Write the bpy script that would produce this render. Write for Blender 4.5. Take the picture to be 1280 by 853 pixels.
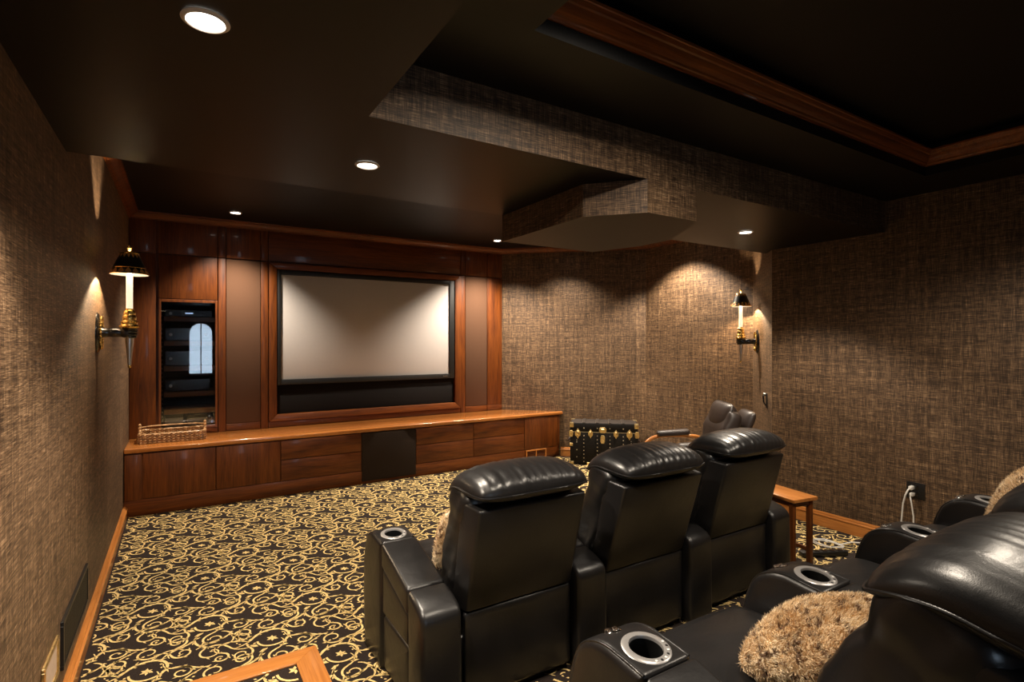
import bpy, bmesh, math, random
import numpy as np
from mathutils import Vector, Matrix

for _o in list(bpy.data.objects):
    bpy.data.objects.remove(_o, do_unlink=True)
SC = bpy.context.scene
COL = SC.collection
PI = math.pi

# ------------------------------------------------------------------ camera
EYE = 1.55
YAW = math.radians(31.9)
FPX = 665.5
cam_d = bpy.data.cameras.new('camera')
cam_d.sensor_width = 36.0
cam_d.lens = FPX / 1280 * 36.0
cam_d.clip_start = 0.02
cam = bpy.data.objects.new('camera', cam_d)
COL.objects.link(cam)
cam.location = (0, 0, EYE)
cam.rotation_euler = (PI / 2, 0, -YAW)
SC.camera = cam

# ------------------------------------------------------------------ world, exposure
w = bpy.data.worlds.new('room_air')
w.use_nodes = True
w.node_tree.nodes['Background'].inputs[0].default_value = (0.9, 0.95, 1.0, 1)
w.node_tree.nodes['Background'].inputs[1].default_value = 0.0
SC.world = w
SC.view_settings.view_transform = 'Standard'
SC.view_settings.look = 'None'
SC.view_settings.gamma = 1.0
SC.view_settings.use_curve_mapping = False
SC.view_settings.exposure = 0.0

WARM = (1.0, 0.86, 0.69)
DOWN_W = 170.0          # downlight power
WINDOW_L = 7.0         # daylight radiance of the window behind the camera

# pixel helpers (1280 x 853 frame)
_R = np.array([math.cos(YAW), -math.sin(YAW), 0.0])
_F = np.array([math.sin(YAW), math.cos(YAW), 0.0])
def ray(u, v):
    return _R * (u - 640) / FPX + np.array([0, 0, 1.0]) * (426.5 - v) / FPX + _F
def at_y(u, v, Y):
    d = ray(u, v); return d * (Y / d[1]) + np.array([0, 0, EYE])
def at_x(u, v, X):
    d = ray(u, v); return d * (X / d[0]) + np.array([0, 0, EYE])
def at_z(u, v, Z):
    d = ray(u, v); return d * ((Z - EYE) / d[2]) + np.array([0, 0, EYE])

# ------------------------------------------------------------------ mesh helpers
class MB:
    """collects pieces of ONE mesh"""
    def __init__(self):
        self.v = []; self.f = []; self.m = []; self.n = 0
    def add(self, vf, mi=0, M=None):
        V, F = vf
        V = np.asarray(V, float)
        if M is not None:
            A = np.array(M); V = V @ A[:3, :3].T + A[:3, 3]
        self.v.append(V)
        self.f += [tuple(int(i) + self.n for i in q) for q in F]
        self.m += [mi] * len(F)
        self.n += len(V)
        return self

def finish(ob, parent, loc, rot):
    COL.objects.link(ob)
    if parent is not None: ob.parent = parent
    if loc is not None: ob.location = loc
    if rot is not None: ob.rotation_euler = rot
    return ob

def mesh_from(name, mb, mats, smooth=35):
    if isinstance(mb, tuple): mb = MB().add(mb)
    me = bpy.data.meshes.new(name)
    V = np.concatenate(mb.v)
    me.from_pydata(V.tolist(), [], mb.f)
    if not isinstance(mats, (list, tuple)): mats = [mats]
    for m in mats: me.materials.append(m)
    if len(mats) > 1: me.polygons.foreach_set('material_index', mb.m)
    if smooth:
        me.polygons.foreach_set('use_smooth', [True] * len(me.polygons))
        me.set_sharp_from_angle(angle=math.radians(smooth))
    me.update()
    return me

def obj(name, mb, mats, parent=None, loc=None, rot=None, smooth=35):
    return finish(bpy.data.objects.new(name, mesh_from(name, mb, mats, smooth)), parent, loc, rot)

def inst(name, me, parent=None, loc=None, rot=None):
    return finish(bpy.data.objects.new(name, me), parent, loc, rot)

def tag(o, label=None, cat=None, group=None, kind=None):
    if label: o['label'] = label
    if cat: o['category'] = cat
    if group: o['group'] = group
    if kind: o['kind'] = kind
    return o

def thing(name, label, cat, loc=(0, 0, 0), rz=0, group=None):
    o = bpy.data.objects.new(name, None)
    o.empty_display_size = 0.1
    finish(o, None, loc, (0, 0, rz))
    return tag(o, label, cat, group)

def dup(root, loc, rz, label=None, group=None):
    def cp(o, par):
        c = o.copy(); COL.objects.link(c)
        if par is not None: c.parent = par
        for ch in list(o.children): cp(ch, c)
        return c
    r = cp(root, None)
    r.location = loc; r.rotation_euler = (0, 0, rz)
    if label: r['label'] = label
    if group: r['group'] = group
    return r

def bmVF(bm):
    bm.verts.ensure_lookup_table(); bm.verts.index_update()
    V = [v.co[:] for v in bm.verts]; F = [[v.index for v in f.verts] for f in bm.faces]
    bm.free()
    return V, F

def box(x0, x1, y0, y1, z0, z1):
    V = [(x, y, z) for z in (z0, z1) for y in (y0, y1) for x in (x0, x1)]
    F = [(0, 2, 3, 1), (4, 5, 7, 6), (0, 1, 5, 4), (2, 6, 7, 3), (0, 4, 6, 2), (1, 3, 7, 5)]
    return V, F

def bev(vf, r, seg=2):
    bm = bmesh.new()
    vs = [bm.verts.new(p) for p in vf[0]]
    for q in vf[1]: bm.faces.new([vs[i] for i in q])
    bmesh.ops.recalc_face_normals(bm, faces=bm.faces[:])
    bmesh.ops.bevel(bm, geom=bm.edges[:], offset=r, segments=seg, profile=0.5, affect='EDGES', clamp_overlap=True)
    return bmVF(bm)

def bbox(x0, x1, y0, y1, z0, z1, r=0.004, seg=2):
    return bev(box(x0, x1, y0, y1, z0, z1), r, seg)

def prism(poly, a, b, axis='z'):
    """extrude a 2D polygon (CCW). axis z: (x,y); axis x: (y,z); axis y: (x,z)"""
    n = len(poly); V = []
    for t in (a, b):
        for p, q in poly:
            V.append({'z': (p, q, t), 'x': (t, p, q), 'y': (p, t, q)}[axis])
    F = [tuple(range(n))[::-1], tuple(range(n, 2 * n))]
    F += [(i, (i + 1) % n, n + (i + 1) % n, n + i) for i in range(n)]
    bm = bmesh.new()
    vs = [bm.verts.new(p) for p in V]
    for q in F: bm.faces.new([vs[i] for i in q])
    bmesh.ops.recalc_face_normals(bm, faces=bm.faces[:])
    return bmVF(bm)

def lathe(prof, n=24, cap=True):
    V = []; F = []
    for r, z in prof:
        for k in range(n):
            a = 2 * PI * k / n
            V.append((r * math.cos(a), r * math.sin(a), z))
    m = len(prof)
    for i in range(m - 1):
        for k in range(n):
            k2 = (k + 1) % n
            F.append((i * n + k, i * n + k2, (i + 1) * n + k2, (i + 1) * n + k))
    if cap:
        if prof[0][0] > 1e-5: F.append(tuple(range(n))[::-1])
        if prof[-1][0] > 1e-5: F.append(tuple(range((m - 1) * n, m * n)))
    return V, F

def tube(path, rad, n=8, close=False):
    P = [Vector(p) for p in path]; m = len(P)
    if not hasattr(rad, '__len__'): rad = [rad] * m
    V = []; F = []
    prev = None
    for i in range(m):
        if close: t = (P[(i + 1) % m] - P[i - 1])
        else: t = P[min(i + 1, m - 1)] - P[max(i - 1, 0)]
        t.normalize()
        if prev is None:
            up = Vector((0, 0, 1)) if abs(t.z) < 0.9 else Vector((1, 0, 0))
            s = t.cross(up).normalized()
        else:
            s = (prev - t * prev.dot(t)).normalized()
        prev = s
        u = s.cross(t)
        for k in range(n):
            a = 2 * PI * k / n
            V.append(tuple(P[i] + (s * math.cos(a) + u * math.sin(a)) * rad[i]))
    for i in range(m if close else m - 1):
        j = (i + 1) % m
        for k in range(n):
            k2 = (k + 1) % n
            F.append((i * n + k, j * n + k, j * n + k2, i * n + k2))
    if not close:
        F.append(tuple(range(n))); F.append(tuple(range((m - 1) * n, m * n))[::-1])
    return V, F

def ball(c, r, n=10, m=6):
    sx, sy, sz = r if hasattr(r, '__len__') else (r, r, r)
    pr = [(math.sin(PI * i / m), -math.cos(PI * i / m)) for i in range(m + 1)]
    pr = [(max(p[0], 1e-4), p[1]) for p in pr]
    V, F = lathe(pr, n, False)
    return [(c[0] + x * sx, c[1] + y * sy, c[2] + z * sz) for x, y, z in V], F

def rbox(sx, sy, sz, r, seg=(8, 8, 8), fn=None):
    """rounded box of half sizes; fn(V)->V deforms the numpy vertices"""
    h = np.array([sx, sy, sz], float); key = {}; V = []; F = []
    def vid(ijk):
        if ijk not in key:
            key[ijk] = len(V)
            V.append([2.0 * ijk[a] / seg[a] - 1 for a in range(3)])
        return key[ijk]
    for ax in range(3):
        b, c = (ax + 1) % 3, (ax + 2) % 3
        for side in (0, seg[ax]):
            for i in range(seg[b]):
                for j in range(seg[c]):
                    q = []
                    for di, dj in ((0, 0), (1, 0), (1, 1), (0, 1)):
                        t = [0, 0, 0]; t[ax] = side; t[b] = i + di; t[c] = j + dj
                        q.append(vid(tuple(t)))
                    F.append(q if side else q[::-1])
    V = np.array(V)
    # pull grid lines toward the edges so that the rounding has points
    V = np.sign(V) * (1 - (1 - np.abs(V)) ** 1.35)
    P = V * h
    inner = np.clip(P, -(h - r), h - r)
    d = P - inner
    L = np.linalg.norm(d, axis=1, keepdims=True)
    mx = np.max(np.abs(d), axis=1, keepdims=True)
    P = inner + np.where(L > 1e-9, d / np.maximum(L, 1e-9) * np.minimum(mx, r), 0)
    if fn is not None: P = fn(P)
    return P, F

def round_poly(pts, rad, seg=5):
    out = []; n = len(pts)
    for i in range(n):
        p = np.array(pts[i], float); a = np.array(pts[i - 1], float); b = np.array(pts[(i + 1) % n], float)
        r = rad[i] if hasattr(rad, '__len__') else rad
        da = a - p; db = b - p; la = np.linalg.norm(da); lb = np.linalg.norm(db)
        if r <= 0: out.append(tuple(p)); continue
        q = min(r, la * 0.49, lb * 0.49)
        A = p + da / la * q; B = p + db / lb * q
        for k in range(seg + 1):
            t = k / seg
            out.append(tuple((1 - t) ** 2 * A + 2 * t * (1 - t) * p + t * t * B))
    return out

def resample(poly, step):
    out = []; n = len(poly)
    for i in range(n):
        a = np.array(poly[i]); b = np.array(poly[(i + 1) % n])
        m = max(1, int(np.linalg.norm(b - a) / step))
        for k in range(m): out.append(tuple(a + (b - a) * k / m))
    return out

def puffy(poly, w, r, steps=4, bulge=0.0, axis='x'):
    """extrude a CCW (y,z) outline to width w along x with rounded rims and puffed sides"""
    P = np.array(poly, float); n = len(P)
    T = np.roll(P, -1, 0) - np.roll(P, 1, 0)
    T /= np.maximum(np.linalg.norm(T, axis=1, keepdims=True), 1e-9)
    N = np.stack([T[:, 1], -T[:, 0]], 1)
    # ring: x position, inset; from the full outline (a=0) to the rim (a=90)
    half = [(-w / 2 + r * (1 - math.sin(PI / 2 * k / steps)), r * (1 - math.cos(PI / 2 * k / steps))) for k in range(steps, -1, -1)]
    full = half + [(-x, i) for x, i in half[::-1]]
    V = []
    for x, i in full:
        Q = P - N * i
        V += [(x, q[0], q[1]) for q in Q]
    F = []; m = len(full)
    for j in range(m - 1):
        for k in range(n):
            k2 = (k + 1) % n
            F.append((j * n + k, j * n + k2, (j + 1) * n + k2, (j + 1) * n + k))
    for j, s in ((0, -1), (m - 1, 1)):
        ring = list(range(j * n, j * n + n))
        C = np.mean([V[i] for i in ring], axis=0); inner = []
        for t in (0.72, 0.36):
            row = []
            for i in ring:
                p = C + (np.array(V[i]) - C) * t
                p[0] += s * bulge * (1 - t * t)
                row.append(len(V)); V.append(tuple(p))
            inner.append(row)
        seq = [ring] + inner
        for a_, b_ in zip(seq[:-1], seq[1:]):
            for k in range(n):
                k2 = (k + 1) % n
                q = (a_[k], a_[k2], b_[k2], b_[k])
                F.append(q if s > 0 else q[::-1])
        ci = len(V); V.append((C[0] + s * bulge, C[1], C[2]))
        for k in range(n):
            k2 = (k + 1) % n
            q = (inner[-1][k], inner[-1][k2], ci)
            F.append(q if s > 0 else q[::-1])
    return V, F

def rotx(V, a, c=(0, 0, 0)):
    V = np.asarray(V, float) - c
    ca, sa = math.cos(a), math.sin(a)
    return np.stack([V[:, 0], V[:, 1] * ca - V[:, 2] * sa, V[:, 1] * sa + V[:, 2] * ca], 1) + c

def T(x=0, y=0, z=0): return Matrix.Translation((x, y, z))
def RX(a): return Matrix.Rotation(a, 4, 'X')
def RY(a): return Matrix.Rotation(a, 4, 'Y')
def RZ(a): return Matrix.Rotation(a, 4, 'Z')

def add_uv(me):
    """metre UVs: u runs along the surface horizontally, v is height (or y on level faces)"""
    uv = me.uv_layers.new(name='metres')
    for p in me.polygons:
        n = p.normal
        if abs(n.z) > 0.8: t = Vector((1, 0, 0)); b = Vector((0, 1, 0))
        else:
            t = Vector((0, 0, 1)).cross(n).normalized(); b = Vector((0, 0, 1))
        for li in p.loop_indices:
            co = me.vertices[me.loops[li].vertex_index].co
            uv.data[li].uv = (co.dot(t), co.dot(b))

# ------------------------------------------------------------------ materials
def new_mat(name):
    m = bpy.data.materials.new(name); m.use_nodes = True
    nt = m.node_tree
    return m, nt, nt.nodes['Principled BSDF']

def nd(nt, typ, **kw):
    n = nt.nodes.new(typ)
    for k, v in kw.items():
        if k.startswith('i_'):
            key = k[2:]
            n.inputs[int(key) if key.isdigit() else key].default_value = v
        else: setattr(n, k, v)
    return n

def ramp(nt, stops, interp='LINEAR'):
    r = nt.nodes.new('ShaderNodeValToRGB')
    r.color_ramp.interpolation = interp
    e = r.color_ramp.elements
    while len(e) < len(stops): e.new(0.5)
    for el, (p, c) in zip(e, stops):
        el.position = p; el.color = (*c, 1)
    return r

def simple(name, col, rough=0.5, metal=0.0, coat=0.0, noise=0.0, nscale=40, bump=0.0, bscale=200, spec=0.5, emit=None, es=0):
    m, nt, b = new_mat(name)
    L = nt.links.new
    b.inputs['Roughness'].default_value = rough
    b.inputs['Metallic'].default_value = metal
    b.inputs['Coat Weight'].default_value = coat
    b.inputs['Coat Roughness'].default_value = 0.12
    b.inputs['Specular IOR Level'].default_value = spec
    tc = nd(nt, 'ShaderNodeTexCoord')
    ns = nd(nt, 'ShaderNodeTexNoise', i_Scale=nscale, i_Detail=3)
    L(tc.outputs['Object'], ns.inputs['Vector'])
    lo = tuple(c * (1 - noise) for c in col); hi = tuple(min(1, c * (1 + noise)) for c in col)
    r = ramp(nt, [(0.3, lo), (0.7, hi)])
    L(ns.outputs['Fac'], r.inputs[0]); L(r.outputs[0], b.inputs['Base Color'])
    if bump:
        n2 = nd(nt, 'ShaderNodeTexNoise', i_Scale=bscale, i_Detail=4)
        L(tc.outputs['Object'], n2.inputs['Vector'])
        bp = nd(nt, 'ShaderNodeBump', i_Strength=bump, i_Distance=0.002)
        L(n2.outputs['Fac'], bp.inputs['Height']); L(bp.outputs['Normal'], b.inputs['Normal'])
    if emit:
        b.inputs['Emission Color'].default_value = (*emit, 1); b.inputs['Emission Strength'].default_value = es
    return m

def wood(name, axis, dark, light, rough=0.46, coat=0.12, scale=1.0):
    m, nt, b = new_mat(name); L = nt.links.new
    tc = nd(nt, 'ShaderNodeTexCoord')
    mp = nd(nt, 'ShaderNodeMapping')
    s = [9.0 * scale] * 3; s['xyz'.index(axis)] = 0.7 * scale
    mp.inputs['Scale'].default_value = s
    L(tc.outputs['Object'], mp.inputs['Vector'])
    n1 = nd(nt, 'ShaderNodeTexNoise', i_Scale=1.6, i_Detail=6, i_Roughness=0.62, i_Distortion=1.1)
    L(mp.outputs[0], n1.inputs['Vector'])
    mp2 = nd(nt, 'ShaderNodeMapping')
    s2 = [90.0 * scale] * 3; s2['xyz'.index(axis)] = 3.0 * scale
    mp2.inputs['Scale'].default_value = s2
    L(tc.outputs['Object'], mp2.inputs['Vector'])
    n2 = nd(nt, 'ShaderNodeTexNoise', i_Scale=2.0, i_Detail=2)
    L(mp2.outputs[0], n2.inputs['Vector'])
    mx = nd(nt, 'ShaderNodeMix', data_type='FLOAT', i_0=0.35)
    L(n1.outputs['Fac'], mx.inputs[2]); L(n2.outputs['Fac'], mx.inputs[3])
    mid = tuple((a + c) / 2 for a, c in zip(dark, light))
    r = ramp(nt, [(0.33, dark), (0.5, mid), (0.68, light)])
    L(mx.outputs[0], r.inputs[0]); L(r.outputs[0], b.inputs['Base Color'])
    b.inputs['Roughness'].default_value = rough
    b.inputs['Coat Weight'].default_value = coat
    b.inputs['Coat Roughness'].default_value = 0.1
    b.inputs['Specular IOR Level'].default_value = 0.3
    bp = nd(nt, 'ShaderNodeBump', i_Strength=0.08, i_Distance=0.001)
    L(n2.outputs['Fac'], bp.inputs['Height']); L(bp.outputs['Normal'], b.inputs['Normal'])
    return m

def wallpaper():
    m, nt, b = new_mat('woven_grasscloth_wallpaper'); L = nt.links.new
    uv = nd(nt, 'ShaderNodeUVMap', uv_map='metres')
    def streak(su, sv, off, det=3):
        mp = nd(nt, 'ShaderNodeMapping'); mp.inputs['Scale'].default_value = (su, sv, 1)
        mp.inputs['Location'].default_value = (off, off * 1.7, 0)
        L(uv.outputs[0], mp.inputs['Vector'])
        n = nd(nt, 'ShaderNodeTexNoise', i_Scale=1.0, i_Detail=det, i_Roughness=0.6)
        L(mp.outputs[0], n.inputs['Vector'])
        return n.outputs['Fac']
    hf = streak(15, 270, 3.1); vf = streak(220, 12, 8.7)
    hc = streak(2.2, 45, 14.2, 2); vc = streak(40, 1.6, 21.9, 2)
    def mixf(a, c, f):
        x = nd(nt, 'ShaderNodeMix', data_type='FLOAT', i_0=f); L(a, x.inputs[2]); L(c, x.inputs[3]); return x.outputs[0]
    fine = mixf(hf, vf, 0.42); coarse = mixf(hc, vc, 0.5)
    allm = mixf(fine, coarse, 0.30)
    # one wallpaper drop differs slightly in tone from the next
    sep = nd(nt, 'ShaderNodeSeparateXYZ'); L(uv.outputs[0], sep.inputs[0])
    dv = nd(nt, 'ShaderNodeMath', operation='DIVIDE'); dv.inputs[1].default_value = 0.91; L(sep.outputs[0], dv.inputs[0])
    fl = nd(nt, 'ShaderNodeMath', operation='FLOOR'); L(dv.outputs[0], fl.inputs[0])
    wn = nd(nt, 'ShaderNodeTexWhiteNoise', noise_dimensions='1D'); L(fl.outputs[0], wn.inputs['W'])
    ma = nd(nt, 'ShaderNodeMath', operation='MULTIPLY_ADD'); ma.inputs[1].default_value = 0.035; L(wn.outputs['Value'], ma.inputs[0]); L(allm, ma.inputs[2])
    r = ramp(nt, [(0.36, (0.0070, 0.0036, 0.0018)), (0.47, (0.041, 0.0228, 0.0116)), (0.56, (0.150, 0.089, 0.047)), (0.66, (0.46, 0.300, 0.172))])
    L(ma.outputs[0], r.inputs[0]); L(r.outputs[0], b.inputs['Base Color'])
    b.inputs['Roughness'].default_value = 0.55
    b.inputs['Specular IOR Level'].default_value = 0.4
    bp = nd(nt, 'ShaderNodeBump', i_Strength=0.5, i_Distance=0.004)
    L(allm, bp.inputs['Height']); L(bp.outputs['Normal'], b.inputs['Normal'])
    return m

def leather(name, col, rough=0.4, fine=520):
    m, nt, b = new_mat(name); L = nt.links.new
    tc = nd(nt, 'ShaderNodeTexCoord')
    v = nd(nt, 'ShaderNodeTexVoronoi', i_Scale=fine); L(tc.outputs['Object'], v.inputs['Vector'])
    n = nd(nt, 'ShaderNodeTexNoise', i_Scale=14, i_Detail=4, i_Roughness=0.6, i_Distortion=0.6); L(tc.outputs['Object'], n.inputs['Vector'])
    n3 = nd(nt, 'ShaderNodeTexNoise', i_Scale=4, i_Detail=2); L(tc.outputs['Object'], n3.inputs['Vector'])
    b1 = nd(nt, 'ShaderNodeBump', i_Strength=0.16, i_Distance=0.0006); L(v.outputs['Distance'], b1.inputs['Height'])
    b2 = nd(nt, 'ShaderNodeBump', i_Strength=0.22, i_Distance=0.006); L(n.outputs['Fac'], b2.inputs['Height']); L(b1.outputs[0], b2.inputs['Normal'])
    L(b2.outputs[0], b.inputs['Normal'])
    r = ramp(nt, [(0.35, tuple(c * 0.75 for c in col)), (0.65, tuple(c * 1.3 for c in col))])
    L(n3.outputs['Fac'], r.inputs[0]); L(r.outputs[0], b.inputs['Base Color'])
    rr = nd(nt, 'ShaderNodeMapRange'); rr.inputs[3].default_value = rough - 0.05; rr.inputs[4].default_value = rough + 0.07
    L(n.outputs['Fac'], rr.inputs[0]); L(rr.outputs[0], b.inputs['Roughness'])
    b.inputs['Specular IOR Level'].default_value = 0.55
    return m

def glass_mat():
    m, nt, b = new_mat('cabinet_glass'); L = nt.links.new
    out = nt.nodes['Material Output']
    tr = nd(nt, 'ShaderNodeBsdfTransparent'); tr.inputs[0].default_value = (0.8, 0.8, 0.8, 1)
    gl = nd(nt, 'ShaderNodeBsdfGlossy'); gl.inputs['Roughness'].default_value = 0.01
    fr = nd(nt, 'ShaderNodeFresnel', i_IOR=1.75)
    mx = nd(nt, 'ShaderNodeMixShader')
    L(fr.outputs[0], mx.inputs[0]); L(tr.outputs[0], mx.inputs[1]); L(gl.outputs[0], mx.inputs[2]); L(mx.outputs[0], out.inputs[0])
    return m

def emitter(name, col, s):
    m, nt, b = new_mat(name)
    b.inputs['Base Color'].default_value = (*col, 1)
    b.inputs['Emission Color'].default_value = (*col, 1); b.inputs['Emission Strength'].default_value = s
    return m

def fur_mat():
    m, nt, b = new_mat('spotted_fur'); L = nt.links.new
    tc = nd(nt, 'ShaderNodeTexCoord')
    n1 = nd(nt, 'ShaderNodeTexNoise', i_Scale=9, i_Detail=2); L(tc.outputs['Object'], n1.inputs['Vector'])
    base = ramp(nt, [(0.35, (0.66, 0.45, 0.23)), (0.65, (0.93, 0.77, 0.54))]); L(n1.outputs['Fac'], base.inputs[0])
    n2 = nd(nt, 'ShaderNodeTexNoise', i_Scale=42, i_Detail=1, i_Distortion=0.5); L(tc.outputs['Object'], n2.inputs['Vector'])
    sp = ramp(nt, [(0.56, (0, 0, 0)), (0.66, (1, 1, 1))]); L(n2.outputs['Fac'], sp.inputs[0])
    mx = nd(nt, 'ShaderNodeMix', data_type='RGBA'); L(sp.outputs[0], mx.inputs[0]); L(base.outputs[0], mx.inputs[6])
    mx.inputs[7].default_value = (0.16, 0.075, 0.028, 1)
    L(mx.outputs[2], b.inputs['Base Color'])
    b.inputs['Roughness'].default_value = 0.6
    b.inputs['Sheen Weight'].default_value = 0.3
    return m

M = {}
M['wallpaper'] = wallpaper()
M['ceiling'] = simple('dark_chocolate_ceiling_paint', (0.0042, 0.0026, 0.0017), 0.40, noise=0.12, nscale=6, bump=0.03, spec=0.18)
M['tray'] = simple('near_black_ceiling_paint', (0.003, 0.0025, 0.0024), 0.5, noise=0.1, spec=0.3)
M['carpet'] = simple('dark_brown_carpet', (0.026, 0.019, 0.016), 0.95, noise=0.35, nscale=160, bump=0.8, bscale=420, spec=0.1)
M['carpet_gold'] = simple('gold_carpet_yarn', (0.74, 0.54, 0.23), 0.9, noise=0.3, nscale=120, bump=0.6, bscale=420, spec=0.1)
CH_D, CH_L = (0.034, 0.0068, 0.0018), (0.185, 0.050, 0.0068)
M['wood_x'] = wood('cherry_wood_grain_x', 'x', CH_D, CH_L)
M['wood_y'] = wood('cherry_wood_grain_y', 'y', CH_D, CH_L)
M['wood_z'] = wood('cherry_wood_grain_z', 'z', CH_D, CH_L)
M['crown'] = wood('glossy_cherry_crown', 'x', (0.10, 0.022, 0.005), (0.30, 0.085, 0.015), rough=0.3, coat=0.6)
M['top_x'] = wood('honey_cherry_top', 'x', (0.24, 0.075, 0.016), (0.50, 0.19, 0.045), rough=0.22, coat=0.8)
M['oak_x'] = wood('orange_oak_x', 'x', (0.34, 0.115, 0.024), (0.58, 0.23, 0.055), rough=0.3, coat=0.5)
M['oak_y'] = wood('orange_oak_y', 'y', (0.34, 0.115, 0.024), (0.58, 0.23, 0.055), rough=0.3, coat=0.5)
M['oak_z'] = wood('orange_oak_z', 'z', (0.34, 0.115, 0.024), (0.58, 0.23, 0.055), rough=0.3, coat=0.5)
M['leather'] = leather('black_leather', (0.0100, 0.0092, 0.0094), 0.33)
M['leather_soft'] = leather('soft_black_leather', (0.0105, 0.0098, 0.0100), 0.33)
M['leather_brown'] = leather('dark_brown_leather', (0.030, 0.021, 0.018), 0.4)
M['fabric'] = simple('brown_speaker_cloth', (0.090, 0.046, 0.027), 0.9, noise=0.15, nscale=300, bump=0.4, bscale=700, spec=0.1)
M['black_cloth'] = simple('black_cloth', (0.008, 0.007, 0.007), 0.85, noise=0.2, nscale=200, spec=0.15)
M['dark_cloth'] = simple('dark_brown_cloth', (0.022, 0.014, 0.010), 0.85, noise=0.2, nscale=300, bump=0.3, bscale=600, spec=0.15)
M['black_velvet'] = simple('black_velvet_frame', (0.006, 0.006, 0.006), 0.5, noise=0.1)
M['screen'] = simple('matte_grey_screen', (0.50, 0.465, 0.448), 0.85, noise=0.01, spec=0.1)
M['black'] = simple('black_plastic', (0.008, 0.008, 0.008), 0.35, noise=0.1)
M['black_gloss'] = simple('black_enamel', (0.008, 0.007, 0.006), 0.18, noise=0.1, coat=0.6)
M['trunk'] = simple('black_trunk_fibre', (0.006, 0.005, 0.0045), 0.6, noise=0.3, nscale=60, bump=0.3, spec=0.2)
M['trunk_top'] = simple('paler_black_trunk_lid', (0.035, 0.029, 0.026), 0.42, noise=0.4, nscale=30, bump=0.3)  # paler tone than the sides, for the lid top and its slats
M['brass'] = simple('aged_brass', (0.86, 0.64, 0.32), 0.35, metal=1.0, noise=0.25, nscale=60)
M['gold'] = simple('gilded_metal', (0.80, 0.53, 0.17), 0.25, metal=1.0, noise=0.2, nscale=90)
M['gold_paint'] = simple('orange_gold_paint', (0.62, 0.30, 0.07), 0.4, noise=0.3, nscale=90)
M['silver'] = simple('brushed_silver', (0.62, 0.60, 0.58), 0.3, metal=1.0, noise=0.08)
M['ring'] = simple('satin_light_grey_ring', (0.36, 0.35, 0.345), 0.32, metal=0.5, noise=0.05)
M['chrome'] = simple('chrome', (0.75, 0.74, 0.73), 0.12, metal=1.0, noise=0.03)
M['nickel'] = simple('nickel_nail', (0.78, 0.72, 0.62), 0.3, metal=1.0)
M['white'] = simple('white_plastic', (0.72, 0.70, 0.67), 0.4, noise=0.04)
M['offwhite'] = simple('beige_plastic', (0.62, 0.47, 0.36), 0.45, noise=0.06)
M['cream'] = simple('cream_box', (0.55, 0.48, 0.38), 0.6, noise=0.1)
M['lampwhite'] = simple('white_enamel_trim', (0.62, 0.55, 0.48), 0.35, noise=0.03)
M['lens'] = emitter('lit_downlight_lens', (1.0, 0.92, 0.82), 9.0)
M['candle'] = emitter('glowing_candle_sleeve', (1.0, 0.84, 0.60), 0.9)
M['bulb'] = emitter('lit_bulb', (1.0, 0.80, 0.52), 12.0)
M['glass'] = glass_mat()
M['daylight'] = emitter('daylight_pane', (0.62, 0.80, 1.0), WINDOW_L)
M['led'] = emitter('blue_white_display', (0.5, 0.65, 1.0), 1.5)
M['fur'] = fur_mat()
M['wicker'] = simple('varnished_wicker', (0.20, 0.085, 0.032), 0.4, noise=0.6, nscale=35, coat=0.3)
M['wicker_light'] = simple('pale_wicker', (0.42, 0.24, 0.11), 0.4, noise=0.5, nscale=35, coat=0.3)
M['interior'] = simple('dark_rack_interior', (0.010, 0.008, 0.007), 0.6)
# ================================================================== THE ROOM
XL, XR, XA = -0.425, 4.565, 5.14       # left wall, right wall, recessed right wall
YF, YK = 6.34, -2.4                     # screen wall, wall behind the camera
YSTEP = 2.86                            # where the right wall steps back
ZS, ZBOX, ZM, ZT, ZF = 2.379, 2.207, 2.616, 2.79, 2.81
TOPZ = 2.95
YBEAM, YSOF, XSOF = 1.945, 3.006, 0.589

def struct(name, mb, mats, smooth=0, uv=False, parent=None):
    o = obj(name, mb, mats, parent, smooth=smooth)
    if uv: add_uv(o.data)
    if parent is None: o['kind'] = 'structure'
    return o

def by_normal(mb):
    """material slot 0 on upright faces, slot 1 on level ones"""
    V = np.concatenate(mb.v); out = []
    for q in mb.f:
        p = V[list(q)]; n = np.cross(p[1] - p[0], p[2] - p[0])
        out.append(1 if abs(n[2]) > 0.7 * np.linalg.norm(n) else 0)
    mb.m = out
    return mb

def mould(path, prof, closed=False):
    """sweep (offset to the right of travel, z) along a mitred 2D path"""
    P = [np.array(p, float) for p in path]; n = len(P); V = []; F = []
    for i in range(n):
        def nr(a, b):
            t = (b - a) / np.linalg.norm(b - a); return np.array([t[1], -t[0]])
        if closed: n1, n2 = nr(P[i - 1], P[i]), nr(P[i], P[(i + 1) % n])
        else:
            n1 = nr(P[i - 1], P[i]) if i > 0 else nr(P[0], P[1])
            n2 = nr(P[i], P[i + 1]) if i < n - 1 else n1
        m = (n1 + n2) / (1 + n1 @ n2)
        for d, z in prof: V.append((*(P[i] + m * d), z))
    k = len(prof)
    for i in range(n if closed else n - 1):
        j = (i + 1) % n
        for q in range(k):
            q2 = (q + 1) % k
            F.append((i * k + q, i * k + q2, j * k + q2, j * k + q))
    if not closed:
        F.append(tuple(range(k))[::-1]); F.append(tuple(range((n - 1) * k, n * k)))
    bm = bmesh.new(); vs = [bm.verts.new(p) for p in V]
    for q in F: bm.faces.new([vs[i] for i in q])
    bmesh.ops.recalc_face_normals(bm, faces=bm.faces[:])
    return bmVF(bm)

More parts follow.
